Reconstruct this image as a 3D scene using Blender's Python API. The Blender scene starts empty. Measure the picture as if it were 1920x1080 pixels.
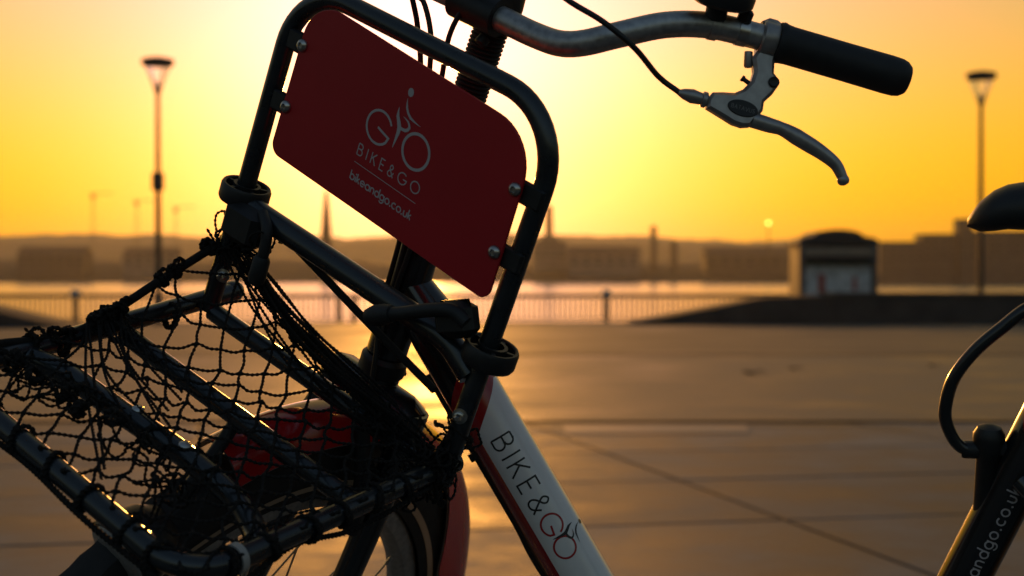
import bpy, math, random
import numpy as np
from mathutils import Matrix, Vector

random.seed(7)
rng = np.random.default_rng(7)
sc = bpy.context.scene
col = sc.collection
rad = math.radians

# ------------------------------------------------------------------ camera
CAM_H = 0.76
cam_d = bpy.data.cameras.new('camera')
cam = bpy.data.objects.new('camera', cam_d)
col.objects.link(cam)
cam.location = (0, 0, CAM_H)
cam.rotation_euler = (rad(90 - 0.573), 0, 0)
cam_d.sensor_width = 36.0
cam_d.lens = 36.0 * 2700 / 1920
cam_d.clip_start = 0.05
cam_d.clip_end = 12000
cam_d.dof.use_dof = True
cam_d.dof.focus_distance = 1.27
cam_d.dof.aperture_fstop = 6.2
sc.camera = cam

# ------------------------------------------------------------------ sky and sun
SUN_EL, SUN_AZ = rad(5.4), rad(-3.9)          # azimuth measured from +Y towards +X
sun_dir = Vector((math.sin(SUN_AZ) * math.cos(SUN_EL), math.cos(SUN_AZ) * math.cos(SUN_EL), math.sin(SUN_EL)))
world = bpy.data.worlds.new('World')
sc.world = world
world.use_nodes = True
wn, wl = world.node_tree.nodes, world.node_tree.links
wn.clear()
w_out = wn.new('ShaderNodeOutputWorld')
w_bg = wn.new('ShaderNodeBackground')
w_sky = wn.new('ShaderNodeTexSky')
w_sky.sky_type = 'NISHITA'
w_sky.sun_disc = False
w_sky.sun_elevation = SUN_EL
w_sky.sun_rotation = SUN_AZ
w_sky.altitude = 0
w_sky.air_density = 1.2
w_sky.dust_density = 5.0
w_sky.ozone_density = 1.0
w_bg.inputs['Strength'].default_value = 0.10
# the sunset side of the sky is warmer than the clear-air model gives
w_geo = wn.new('ShaderNodeTexCoord')
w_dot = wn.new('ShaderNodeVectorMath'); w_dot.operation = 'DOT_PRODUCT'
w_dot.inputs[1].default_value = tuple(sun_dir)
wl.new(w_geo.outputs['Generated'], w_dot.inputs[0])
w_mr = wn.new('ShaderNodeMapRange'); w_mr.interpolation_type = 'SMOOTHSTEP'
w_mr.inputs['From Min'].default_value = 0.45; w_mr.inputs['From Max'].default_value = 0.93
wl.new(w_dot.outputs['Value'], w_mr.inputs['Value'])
def scaled(src, col3):
    n = wn.new('ShaderNodeMix'); n.data_type = 'RGBA'; n.blend_type = 'MULTIPLY'; n.inputs[0].default_value = 1.0
    wl.new(src, n.inputs[6]); n.inputs[7].default_value = (*col3, 1)
    return n.outputs[2]
w_sx = wn.new('ShaderNodeSeparateColor'); w_cx = wn.new('ShaderNodeCombineColor')
wl.new(scaled(w_sky.outputs[0], (0.1, 0.1, 0.1)), w_sx.inputs[0])
for ch, gam in enumerate((0.5, 0.4, 1.4)):
    n = wn.new('ShaderNodeMath'); n.operation = 'POWER'; n.inputs[1].default_value = gam
    wl.new(w_sx.outputs[ch], n.inputs[0]); wl.new(n.outputs[0], w_cx.inputs[ch])
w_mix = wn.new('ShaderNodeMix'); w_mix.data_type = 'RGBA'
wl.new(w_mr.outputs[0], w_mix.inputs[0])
wl.new(scaled(w_sky.outputs[0], (1.5, 1.6, 1.8)), w_mix.inputs[6])  # sky away from the sun, lifted above the model to fill the foreground
w_sep = wn.new('ShaderNodeSeparateXYZ'); wl.new(w_geo.outputs['Generated'], w_sep.inputs[0])
w_el = wn.new('ShaderNodeMapRange'); w_el.interpolation_type = 'SMOOTHSTEP'
w_el.inputs['From Min'].default_value = 0.0; w_el.inputs['From Max'].default_value = 0.24
wl.new(w_sep.outputs[2], w_el.inputs['Value'])
w_tint = wn.new('ShaderNodeMix'); w_tint.data_type = 'RGBA'
w_tint.inputs[6].default_value = (13.5, 7.0, 0.04, 1); w_tint.inputs[7].default_value = (8.2, 5.7, 11.0, 1)
wl.new(w_el.outputs[0], w_tint.inputs[0])
w_warm = wn.new('ShaderNodeMix'); w_warm.data_type = 'RGBA'; w_warm.blend_type = 'MULTIPLY'; w_warm.inputs[0].default_value = 1.0
wl.new(w_cx.outputs[0], w_warm.inputs[6]); wl.new(w_tint.outputs[2], w_warm.inputs[7])
# bright aureole of forward-scattered light round the low sun
w_pos = wn.new('ShaderNodeMath'); w_pos.operation = 'MAXIMUM'; w_pos.inputs[1].default_value = 0.0
wl.new(w_dot.outputs['Value'], w_pos.inputs[0])
w_au = wn.new('ShaderNodeMath'); w_au.operation = 'POWER'; w_au.inputs[1].default_value = 100.0
wl.new(w_pos.outputs[0], w_au.inputs[0])
w_add = wn.new('ShaderNodeMix'); w_add.data_type = 'RGBA'; w_add.blend_type = 'ADD'
wl.new(w_au.outputs[0], w_add.inputs[0]); wl.new(w_warm.outputs[2], w_add.inputs[6])
w_add.inputs[7].default_value = (10.0, 6.6, 5.6, 1)
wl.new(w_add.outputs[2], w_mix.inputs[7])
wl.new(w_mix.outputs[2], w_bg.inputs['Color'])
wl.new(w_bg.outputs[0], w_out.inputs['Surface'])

sun_d = bpy.data.lights.new('sun', 'SUN')
sun_d.energy = 2.0
sun_d.angle = rad(0.53)
sun_d.color = (1.0, 0.42, 0.07)
sun = bpy.data.objects.new('sun', sun_d)
col.objects.link(sun)
sun.rotation_euler = sun_dir.to_track_quat('Z', 'Y').to_euler()

sc.view_settings.view_transform = 'Standard'
sc.view_settings.look = 'None'
sc.view_settings.exposure = 0.0
sc.view_settings.gamma = 1.0
sc.view_settings.use_curve_mapping = False

# ------------------------------------------------------------------ helpers
WM = {}

def tag(o, label=None, cat=None, group=None, kind=None):
    if label: o['label'] = label
    if cat: o['category'] = cat
    if group: o['group'] = group
    if kind: o['kind'] = kind
    return o

def link(o, parent=None, M=None):
    col.objects.link(o)
    M = M if M is not None else Matrix.Identity(4)
    if parent is not None:
        o.parent = parent
        o.matrix_parent_inverse = WM[parent].inverted()
    o.matrix_basis = M
    WM[o] = M.copy()
    return o

def empty(name, loc):
    o = bpy.data.objects.new(name, None)
    o.empty_display_size = 0.1
    return link(o, None, Matrix.Translation(loc))

def mesh(name, geo, mat, parent=None, M=None, smooth=True):
    V, F = geo
    me = bpy.data.meshes.new(name)
    me.from_pydata([tuple(map(float, v)) for v in V], [], [tuple(int(i) for i in f) for f in F])
    me.update()
    if smooth:
        me.polygons.foreach_set('use_smooth', [True] * len(me.polygons))
        try:
            me.set_sharp_from_angle(angle=rad(38))
        except Exception:
            pass
    if mat is not None:
        me.materials.append(mat)
    o = bpy.data.objects.new(name, me)
    return link(o, parent, M)

def join(*geos):
    V, F, n = [], [], 0
    for v, f in geos:
        V.extend(v)
        F.extend([tuple(i + n for i in q) for q in f])
        n += len(v)
    return V, F

def spline(pts, step):
    """Catmull-Rom through pts, resampled to about step."""
    P = np.array(pts, float)
    if len(P) == 2:
        n = max(2, int(np.linalg.norm(P[1] - P[0]) / step) + 1)
        return np.linspace(P[0], P[1], n)
    Q = np.vstack([2 * P[0] - P[1], P, 2 * P[-1] - P[-2]])
    out = []
    for i in range(1, len(Q) - 2):
        a, b, c, d = Q[i - 1], Q[i], Q[i + 1], Q[i + 2]
        n = max(2, int(np.linalg.norm(c - b) / step) + 1)
        tt = np.linspace(0, 1, n, endpoint=False)[:, None]
        out.append(0.5 * ((2 * b) + (c - a) * tt + (2 * a - 5 * b + 4 * c - d) * tt ** 2 + (3 * b - a - 3 * c + d) * tt ** 3))
    out.append(P[-1:])
    return np.vstack(out)

def round_path(pts, r, n=8):
    """polyline with its inner corners rounded by radius r (number or list)."""
    P = [np.array(p, float) for p in pts]
    out = [P[0]]
    for i in range(1, len(P) - 1):
        ri = r[i - 1] if isinstance(r, (list, tuple)) else r
        a, b, c = P[i - 1], P[i], P[i + 1]
        u = (a - b) / np.linalg.norm(a - b)
        v = (c - b) / np.linalg.norm(c - b)
        th = math.acos(max(-1, min(1, u @ v)))
        d = min(ri / math.tan(th / 2), 0.49 * np.linalg.norm(a - b), 0.49 * np.linalg.norm(c - b))
        rr = d * math.tan(th / 2)
        bis = (u + v) / np.linalg.norm(u + v)
        cen = b + bis * rr / math.sin(th / 2)
        s, e = b + u * d - cen, b + v * d - cen
        w = math.pi - th
        for k in range(n + 1):
            f = k / n
            out.append(cen + (math.sin((1 - f) * w) * s + math.sin(f * w) * e) / math.sin(w))
    out.append(P[-1])
    return np.array(out)

def sweep(path, r, n=16, closed=False, caps=True, scale2=None, twist=0.0, up=None):
    """tube along path; r number or array; scale2 squashes the second axis; twist in radians per metre."""
    P = np.array(path, float)
    m = len(P)
    if closed:
        T = np.roll(P, -1, 0) - np.roll(P, 1, 0)
    else:
        T = np.gradient(P, axis=0)
    T /= np.linalg.norm(T, axis=1)[:, None] + 1e-12
    a = np.array(up, float) if up is not None else np.array([0.31, 0.52, 0.79])
    if abs(a @ T[0]) > 0.93: a = np.array([0.9, -0.3, 0.1])
    N = np.zeros_like(P)
    v = a - T[0] * (a @ T[0])
    N[0] = v / np.linalg.norm(v)
    for i in range(1, m):
        v = N[i - 1] - T[i] * (N[i - 1] @ T[i])
        N[i] = v / (np.linalg.norm(v) + 1e-12)
    Bn = np.cross(T, N)
    R = np.broadcast_to(np.asarray(r, float), (m,))
    S2 = 1.0 if scale2 is None else scale2
    ds = np.concatenate([[0], np.cumsum(np.linalg.norm(np.diff(P, axis=0), axis=1))])
    ang = np.linspace(0, 2 * math.pi, n, endpoint=False)
    ca, sa = np.cos(ang), np.sin(ang)
    tw = ds * twist
    c, s = np.cos(tw)[:, None], np.sin(tw)[:, None]
    A, B2 = N * c + Bn * s, -N * s + Bn * c
    V = P[:, None, :] + R[:, None, None] * (ca[None, :, None] * A[:, None, :] + (S2 * sa)[None, :, None] * B2[:, None, :])
    V = V.reshape(-1, 3)
    F = []
    rings = m if closed else m - 1
    for i in range(rings):
        j = (i + 1) % m
        for k in range(n):
            k2 = (k + 1) % n
            F.append((i * n + k, i * n + k2, j * n + k2, j * n + k))
    V = [tuple(x) for x in V]
    if caps and not closed:
        F.append(tuple(range(n - 1, -1, -1)))
        F.append(tuple((m - 1) * n + k for k in range(n)))
    return V, F

def lathe(profile, origin, axis, n=24, cap=True):
    """profile: list of (distance along axis, radius)."""
    ax = np.array(axis, float); ax /= np.linalg.norm(ax)
    P = np.array([np.array(origin, float) + ax * h for h, _ in profile])
    a = np.array([1.0, 0, 0]) if abs(ax[0]) < 0.8 else np.array([0, 1.0, 0])
    e1 = a - ax * (a @ ax); e1 /= np.linalg.norm(e1)
    e2 = np.cross(ax, e1)
    V, F = [], []
    for p, (_, r) in zip(P, profile):
        for k in range(n):
            t = 2 * math.pi * k / n
            V.append(tuple(p + r * (math.cos(t) * e1 + math.sin(t) * e2)))
    for i in range(len(profile) - 1):
        for k in range(n):
            k2 = (k + 1) % n
            F.append((i * n + k, i * n + k2, (i + 1) * n + k2, (i + 1) * n + k))
    if cap:
        F.append(tuple(range(n - 1, -1, -1)))
        F.append(tuple((len(profile) - 1) * n + k for k in range(n)))
    return V, F

def box(c, s, ax=None, bev=0.0):
    """box with centre c, full size s, axes ax (3 rows); bev chamfers the edges."""
    c = np.array(c, float); h = np.array(s, float) / 2
    A = np.eye(3) if ax is None else np.array(ax, float)
    if bev <= 0:
        V = [tuple(c + (np.array([x, y, z]) * h) @ A) for x in (-1, 1) for y in (-1, 1) for z in (-1, 1)]
        return V, [(0, 1, 3, 2), (4, 6, 7, 5), (0, 4, 5, 1), (2, 3, 7, 6), (0, 2, 6, 4), (1, 5, 7, 3)]
    rings = []
    for z, k in ((-h[2], bev), (-h[2] + bev, 0), (h[2] - bev, 0), (h[2], bev)):
        x, y = h[0] - k, h[1] - k
        b = bev
        rings.append([(-x, -y + b, z), (-x + b, -y, z), (x - b, -y, z), (x, -y + b, z), (x, y - b, z), (x - b, y, z), (-x + b, y, z), (-x, y - b, z)])
    V = [tuple(c + np.array(p) @ A) for r in rings for p in r]
    F = [tuple(range(7, -1, -1)), tuple(range(24, 32))]
    for i in range(3):
        for k in range(8):
            k2 = (k + 1) % 8
            F.append((i * 8 + k, i * 8 + k2, i * 8 + 8 + k2, i * 8 + 8 + k))
    return V, F

def slab(outline, o, ex, ey, th, bev=0.0):
    """closed outline (x, y) extruded by th along ex x ey, centred; bev insets the faces."""
    o, ex, ey = (np.array(a, float) for a in (o, ex, ey))
    ez = np.cross(ex, ey); ez /= np.linalg.norm(ez)
    P = np.array(outline, float)
    area = 0.5 * np.sum(P[:, 0] * np.roll(P[:, 1], -1) - np.roll(P[:, 0], -1) * P[:, 1])
    if area < 0: P = P[::-1]
    n = len(P)
    d1 = P - np.roll(P, 1, 0); d2 = np.roll(P, -1, 0) - P
    d1 /= np.linalg.norm(d1, axis=1)[:, None] + 1e-12; d2 /= np.linalg.norm(d2, axis=1)[:, None] + 1e-12
    nn = np.stack([-(d1 + d2)[:, 1], (d1 + d2)[:, 0]], 1); nn /= np.linalg.norm(nn, axis=1)[:, None] + 1e-12
    I = P + nn * bev
    lev = [(I, -th / 2), (P, -th / 2 + bev), (P, th / 2 - bev), (I, th / 2)] if bev > 0 else [(P, -th / 2), (P, th / 2)]
    V = [tuple(o + ex * q[0] + ey * q[1] + ez * z) for Q, z in lev for q in Q]
    F = [tuple(range(n - 1, -1, -1)), tuple((len(lev) - 1) * n + k for k in range(n))]
    for i in range(len(lev) - 1):
        for k in range(n):
            k2 = (k + 1) % n
            F.append((i * n + k, i * n + k2, (i + 1) * n + k2, (i + 1) * n + k))
    return V, F

# ------------------------------------------------------------------ materials
def principled(name, base, rough=0.5, metal=0.0, spec=0.5, coat=0.0, noise=None, bump=None, rvar=0.0):
    """noise = (scale, amount) value variation; bump = (scale, strength, distance)."""
    m = bpy.data.materials.new(name)
    m.use_nodes = True
    nt = m.node_tree
    b = nt.nodes['Principled BSDF']
    b.inputs['Base Color'].default_value = (*base, 1)
    b.inputs['Roughness'].default_value = rough
    b.inputs['Metallic'].default_value = metal
    b.inputs['Specular IOR Level'].default_value = spec
    b.inputs['Coat Weight'].default_value = coat
    b.inputs['Coat Roughness'].default_value = 0.12
    tc = nt.nodes.new('ShaderNodeTexCoord')
    if noise:
        n = nt.nodes.new('ShaderNodeTexNoise')
        n.inputs['Scale'].default_value = noise[0]
        n.inputs['Detail'].default_value = 6
        nt.links.new(tc.outputs['Object'], n.inputs['Vector'])
        r = nt.nodes.new('ShaderNodeMapRange')
        r.inputs['From Min'].default_value = 0.3; r.inputs['From Max'].default_value = 0.7
        r.inputs['To Min'].default_value = 1 - noise[1]; r.inputs['To Max'].default_value = 1 + noise[1]
        nt.links.new(n.outputs['Fac'], r.inputs['Value'])
        mx = nt.nodes.new('ShaderNodeMix'); mx.data_type = 'RGBA'; mx.blend_type = 'MULTIPLY'
        mx.inputs[0].default_value = 1
        mx.inputs[6].default_value = (*base, 1)
        nt.links.new(r.outputs[0], mx.inputs[7])
        nt.links.new(mx.outputs[2], b.inputs['Base Color'])
        if rvar:
            r2 = nt.nodes.new('ShaderNodeMapRange')
            r2.inputs['From Min'].default_value = 0.3; r2.inputs['From Max'].default_value = 0.7
            r2.inputs['To Min'].default_value = max(0.02, rough - rvar); r2.inputs['To Max'].default_value = min(1, rough + rvar)
            nt.links.new(n.outputs['Fac'], r2.inputs['Value'])
            nt.links.new(r2.outputs[0], b.inputs['Roughness'])
    if bump:
        n2 = nt.nodes.new('ShaderNodeTexNoise')
        n2.inputs['Scale'].default_value = bump[0]
        n2.inputs['Detail'].default_value = 5
        nt.links.new(tc.outputs['Object'], n2.inputs['Vector'])
        bp = nt.nodes.new('ShaderNodeBump')
        bp.inputs['Strength'].default_value = bump[1]
        bp.inputs['Distance'].default_value = bump[2]
        nt.links.new(n2.outputs['Fac'], bp.inputs['Height'])
        nt.links.new(bp.outputs[0], b.inputs['Normal'])
    return m

MAT = {}
MAT['rack'] = principled('rack_paint', (0.011, 0.014, 0.017), 0.30, coat=0.35, noise=(60, 0.25), rvar=0.08, bump=(220, 0.05, 0.0006))
MAT['black'] = principled('black_plastic', (0.010, 0.010, 0.011), 0.50, noise=(80, 0.3), bump=(500, 0.12, 0.0004))
MAT['rubber'] = principled('black_rubber', (0.011, 0.011, 0.012), 0.62, noise=(90, 0.25), bump=(700, 0.25, 0.0003))
MAT['tyre'] = principled('tyre_rubber', (0.014, 0.013, 0.013), 0.7, noise=(50, 0.3))
MAT['tan'] = principled('tyre_stripe', (0.42, 0.30, 0.20), 0.5)
MAT['red'] = principled('red_panel', (0.44, 0.006, 0.014), 0.40, noise=(14, 0.06), bump=(900, 0.06, 0.0002))
MAT['fender'] = principled('red_fender', (0.50, 0.010, 0.012), 0.16, coat=0.6, noise=(30, 0.08))
MAT['fender_in'] = principled('fender_underside', (0.18, 0.16, 0.15), 0.6)
MAT['print'] = principled('grey_print', (0.50, 0.45, 0.45), 0.5)
MAT['ink'] = principled('black_ink', (0.015, 0.012, 0.012), 0.4)
MAT['redink'] = principled('red_ink', (0.40, 0.015, 0.015), 0.4)
MAT['steel'] = principled('steel', (0.45, 0.43, 0.40), 0.28, metal=1.0, noise=(120, 0.2))
MAT['alu'] = principled('brushed_aluminium', (0.40, 0.39, 0.38), 0.42, metal=0.85, noise=(160, 0.22), bump=(1400, 0.2, 0.0002), rvar=0.08)
MAT['lever'] = principled('silver_casting', (0.34, 0.32, 0.31), 0.40, metal=0.7, noise=(120, 0.15), bump=(900, 0.12, 0.0002))
MAT['cord'] = principled('black_cord', (0.012, 0.010, 0.009), 0.85, spec=0.25, noise=(300, 0.3))
MAT['white'] = principled('white_plastic', (0.33, 0.31, 0.29), 0.45)
MAT['lens'] = principled('reflector_lens', (0.20, 0.19, 0.18), 0.25, coat=0.3, bump=(260, 0.9, 0.002))
MAT['saddle'] = principled('saddle_vinyl', (0.013, 0.013, 0.014), 0.48, noise=(60, 0.2), bump=(420, 0.4, 0.0006))

# ------------------------------------------------------------------ setting: ground
GROUND_SLOPE = 0.0207
def gz(y):
    return -GROUND_SLOPE * (y - 1.4)

def paving(name, base, rough, scale, amt, bumps, spec=0.18):
    m = bpy.data.materials.new(name); m.use_nodes = True
    nt = m.node_tree; b = nt.nodes['Principled BSDF']
    b.inputs['Specular IOR Level'].default_value = spec
    g = nt.nodes.new('ShaderNodeNewGeometry')
    oi = nt.nodes.new('ShaderNodeObjectInfo')
    n1 = nt.nodes.new('ShaderNodeTexNoise'); n1.inputs['Scale'].default_value = scale; n1.inputs['Detail'].default_value = 8; n1.inputs['Roughness'].default_value = 0.62
    n2 = nt.nodes.new('ShaderNodeTexNoise'); n2.inputs['Scale'].default_value = 130; n2.inputs['Detail'].default_value = 4
    nt.links.new(g.outputs['Position'], n1.inputs['Vector']); nt.links.new(g.outputs['Position'], n2.inputs['Vector'])
    cr = nt.nodes.new('ShaderNodeValToRGB')
    cr.color_ramp.elements[0].position = 0.36; cr.color_ramp.elements[0].color = (*[c * (1 - amt) for c in base], 1)
    cr.color_ramp.elements[1].position = 0.64; cr.color_ramp.elements[1].color = (*[c * (1 + amt) for c in base], 1)
    nt.links.new(n1.outputs['Fac'], cr.inputs['Fac'])
    mr = nt.nodes.new('ShaderNodeMapRange'); mr.inputs['To Min'].default_value = 0.80; mr.inputs['To Max'].default_value = 1.18
    nt.links.new(oi.outputs['Random'], mr.inputs['Value'])
    mx = nt.nodes.new('ShaderNodeMix'); mx.data_type = 'RGBA'; mx.blend_type = 'MULTIPLY'; mx.inputs[0].default_value = 1
    nt.links.new(cr.outputs[0], mx.inputs[6]); nt.links.new(mr.outputs[0], mx.inputs[7])
    nt.links.new(mx.outputs[2], b.inputs['Base Color'])
    rr = nt.nodes.new('ShaderNodeMapRange'); rr.inputs['From Min'].default_value = 0.3; rr.inputs['From Max'].default_value = 0.7
    rr.inputs['To Min'].default_value = rough - 0.18; rr.inputs['To Max'].default_value = rough + 0.18
    nt.links.new(n1.outputs['Fac'], rr.inputs['Value']); nt.links.new(rr.outputs[0], b.inputs['Roughness'])
    add = nt.nodes.new('ShaderNodeMath'); add.operation = 'ADD'
    nt.links.new(n1.outputs['Fac'], add.inputs[0]); nt.links.new(n2.outputs['Fac'], add.inputs[1])
    bp = nt.nodes.new('ShaderNodeBump'); bp.inputs['Strength'].default_value = bumps[0]; bp.inputs['Distance'].default_value = bumps[1]
    nt.links.new(add.outputs[0], bp.inputs['Height']); nt.links.new(bp.outputs[0], b.inputs['Normal'])
    return m

MAT['joint'] = paving('paving_joint', (0.035, 0.030, 0.026), 0.85, 3, 0.3, (0.3, 0.004))
MAT['slab'] = paving('paving_slab', (0.078, 0.106, 0.122), 0.68, 1.7, 0.62, (0.6, 0.0025))
MAT['band'] = paving('promenade_stone', (0.072, 0.086, 0.086), 0.60, 0.9, 0.60, (0.6, 0.003), 0.26)
MAT['far_band'] = paving('promenade_far_stone', (0.044, 0.064, 0.074), 0.66, 0.35, 0.30, (0.30, 0.0025))

def sheet(x0, x1, y0, y1, dz):
    return [(x0, y0, gz(y0) + dz), (x1, y0, gz(y0) + dz), (x1, y1, gz(y1) + dz), (x0, y1, gz(y1) + dz)], [(0, 1, 2, 3)]

QUAY = 58.4
ground = tag(mesh('ground', sheet(-160, 160, -12, QUAY, -0.016), MAT['joint'], smooth=False), kind='structure')
tag(mesh('quay_wall', ([(-160, QUAY, gz(QUAY) - .016), (160, QUAY, gz(QUAY) - .016), (160, QUAY, -9), (-160, QUAY, -9)], [(0, 1, 2, 3)]), MAT['joint'], smooth=False), kind='structure')
tag(mesh('promenade', sheet(-120, 120, 8.96, 20.2, 0.0), MAT['band'], smooth=False), kind='structure')
tag(mesh('outer_promenade', sheet(-120, 120, 20.5, 58.3, 0.0), MAT['far_band'], smooth=False), kind='structure')
near_paving = tag(mesh('pavement', sheet(-30, 30, -11, 8.80, -0.006), MAT['joint'], smooth=False), kind='structure')

# paving slabs, each its own piece
SA = rad(12)
ca_, sa_ = math.cos(SA), math.sin(SA)
SW, SD, GAP = 1.95, 1.12, 0.022
slab_me = None
def slab_piece(i, j):
    global slab_me
    u = 0.62 + i * SW
    v = 5.06 + 0.10 + j * SD
    # grid axes: ex across, ey away, turned a little against the view
    cxy = np.array([u * ca_ - v * sa_, u * sa_ + v * ca_]) + np.array([0.32, 0.02])
    return cxy
def clip_poly(poly, ymax):
    out = []
    for k in range(len(poly)):
        a, b = poly[k], poly[(k + 1) % len(poly)]
        if a[1] <= ymax: out.append(a)
        if (a[1] <= ymax) != (b[1] <= ymax):
            t = (ymax - a[1]) / (b[1] - a[1])
            out.append((a[0] + t * (b[0] - a[0]), ymax))
    return out
for j in range(-5, 6):
    for i in range(-4, 5):
        c = slab_piece(i, j)
        h1, h2 = (SW - GAP) / 2, (SD - GAP) / 2
        ex, ey = np.array([ca_, sa_]), np.array([-sa_, ca_])
        poly = [tuple(c + ex * a * h1 + ey * b * h2) for a, b in ((-1, -1), (1, -1), (1, 1), (-1, 1))]
        poly = clip_poly(poly, 8.78)
        if len(poly) < 3 or max(p[1] for p in poly) < -1.0: continue
        cc = np.mean(poly, axis=0)
        inn = [tuple(np.array(p) + (cc - np.array(p)) / (np.linalg.norm(cc - np.array(p)) + 1e-9) * 0.006) for p in poly]
        dz = random.uniform(-0.0012, 0.0012)
        n = len(poly)
        V = [(p[0], p[1], gz(p[1]) - 0.010) for p in poly] + [(p[0], p[1], gz(p[1]) - 0.002 + dz) for p in poly] + [(p[0], p[1], gz(p[1]) + dz) for p in inn]
        F = [tuple(range(2 * n, 3 * n))]
        for r in range(2):
            for k in range(n):
                k2 = (k + 1) % n
                F.append((r * n + k, r * n + k2, (r + 1) * n + k2, (r + 1) * n + k))
        mesh('paving_slab', (V, F), MAT['slab'], near_paving, smooth=False)

# pale inlaid strip beside the joint
MAT['pale'] = paving('pale_stone', (0.15, 0.18, 0.19), 0.6, 2, 0.4, (0.3, 0.002))
mesh('inlay_strip', ([(0.30, 8.02, gz(8.02) + .006), (1.33, 8.06, gz(8.06) + .006), (1.40, 8.60, gz(8.60) + .006), (0.30, 8.60, gz(8.60) + .006)], [(0, 1, 2, 3)]), MAT['pale'], near_paving, smooth=False)

# ------------------------------------------------------------------ water and far shore
WATER = -6.0
m = bpy.data.materials.new('river_water'); m.use_nodes = True
nt = m.node_tree; b = nt.nodes['Principled BSDF']
b.inputs['Base Color'].default_value = (0.18, 0.21, 0.15, 1); b.inputs['Roughness'].default_value = 0.18
g = nt.nodes.new('ShaderNodeNewGeometry'); mp = nt.nodes.new('ShaderNodeMapping'); mp.inputs['Scale'].default_value = (0.35, 0.9, 1)
n1 = nt.nodes.new('ShaderNodeTexNoise'); n1.inputs['Scale'].default_value = 1.0; n1.inputs['Detail'].default_value = 5
nt.links.new(g.outputs['Position'], mp.inputs['Vector']); nt.links.new(mp.outputs[0], n1.inputs['Vector'])
bp = nt.nodes.new('ShaderNodeBump'); bp.inputs['Strength'].default_value = 0.4; bp.inputs['Distance'].default_value = 0.2
nt.links.new(n1.outputs['Fac'], bp.inputs['Height']); nt.links.new(bp.outputs[0], b.inputs['Normal'])
MAT['water'] = m
tag(mesh('river', ([(-3000, QUAY + .05, WATER), (3000, QUAY + .05, WATER), (3000, 1110, WATER), (-3000, 1110, WATER)], [(0, 1, 2, 3)]), MAT['water'], smooth=False), kind='structure')

MAT['bank'] = principled('far_bank', (0.022, 0.018, 0.013), 0.9, noise=(0.03, 0.4))
MAT['hill'] = principled('hill', (0.06, 0.06, 0.04), 0.9, noise=(0.01, 0.4))
def ridge(name, y0, y1, hts, rough, mat, seed):
    r = np.random.default_rng(seed)
    xs = np.linspace(-2600, 2600, 420)
    hx, hh = zip(*hts)
    base = np.interp(xs, hx, hh)
    nz = np.zeros_like(xs)
    for k, a in ((9, 1.0), (23, .7), (60, .5), (140, .35)):
        nz += a * np.interp(xs, np.linspace(-2600, 2600, k * 3), r.normal(size=k * 3))
    top = base + rough * nz
    V, F = [], []
    for i, x in enumerate(xs):
        V += [(x, y0, WATER - 1), (x, y0 + (y1 - y0) * .25, WATER + (top[i] - WATER) * .65), (x, y0 + (y1 - y0) * .6, top[i]), (x, y1, top[i] * .9)]
    for i in range(len(xs) - 1):
        for k in range(3):
            F.append((i * 4 + k, i * 4 + 4 + k, i * 4 + 5 + k, i * 4 + 1 + k))
    return tag(mesh(name, (V, F), mat, smooth=True), kind='structure')
ridge('far_bank', 1100, 1350, [(-2600, 13), (-300, 14), (0, 12), (250, 13), (2600, 13)], 1.7, MAT['bank'], 3)
ridge('hills', 2300, 3200, [(-2600, 76), (-700, 75), (-200, 73), (300, 74), (560, 66), (800, 55), (2600, 60)], 2.4, MAT['hill'], 5)

MAT['far_wall'] = principled('far_building_wall', (0.07, 0.06, 0.05), 0.8, noise=(0.2, 0.25))
MAT['far_pale'] = principled('far_building_pale', (0.16, 0.14, 0.12), 0.7, noise=(0.2, 0.2))
MAT['far_dark'] = principled('far_structure_dark', (0.05, 0.04, 0.035), 0.8)
MAT['far_glass'] = principled('far_window', (0.03, 0.035, 0.04), 0.2)

def building(name, x0, x1, zt, Y, depth, mat, label, roof=None, cat='building', bays=4, floors=2, group=None):
    zb = WATER
    root = empty(name, ((x0 + x1) / 2, Y + depth / 2, zb))
    mesh('wall', box(((x0 + x1) / 2, Y + depth / 2, (zt + zb) / 2), (x1 - x0, depth, zt - zb)), mat, root, smooth=False)
    w = x1 - x0
    if roof == 'gable':
        V = [(x0 - .5, Y - .5, zt + .02), (x1 + .5, Y - .5, zt + .02), (x1 + .5, Y + depth + .5, zt + .02), (x0 - .5, Y + depth + .5, zt + .02), (x0 - .5, Y + depth / 2, zt + depth * .28), (x1 + .5, Y + depth / 2, zt + depth * .28)]
        mesh('roof', (V, [(0, 1, 5, 4), (2, 3, 4, 5), (0, 4, 3), (1, 2, 5), (3, 2, 1, 0)]), MAT['far_dark'], root, smooth=False)
    else:
        mesh('roof', box(((x0 + x1) / 2, Y + depth / 2, zt + .4), (w + .8, depth + .8, .8)), MAT['far_dark'], root, smooth=False)
    zl = max(zb + 6, zt - floors * 4.2)
    for i in range(bays):
        for k in range(floors):
            xc = x0 + w * (i + .5) / bays
            zc = zl + (zt - zl) * (k + .5) / floors
            mesh('window', box((xc, Y - .05, zc), (w / bays * .5, .3, (zt - zl) / floors * .5)), MAT['far_glass'], root, smooth=False)
    return tag(root, label, cat, group)
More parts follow.
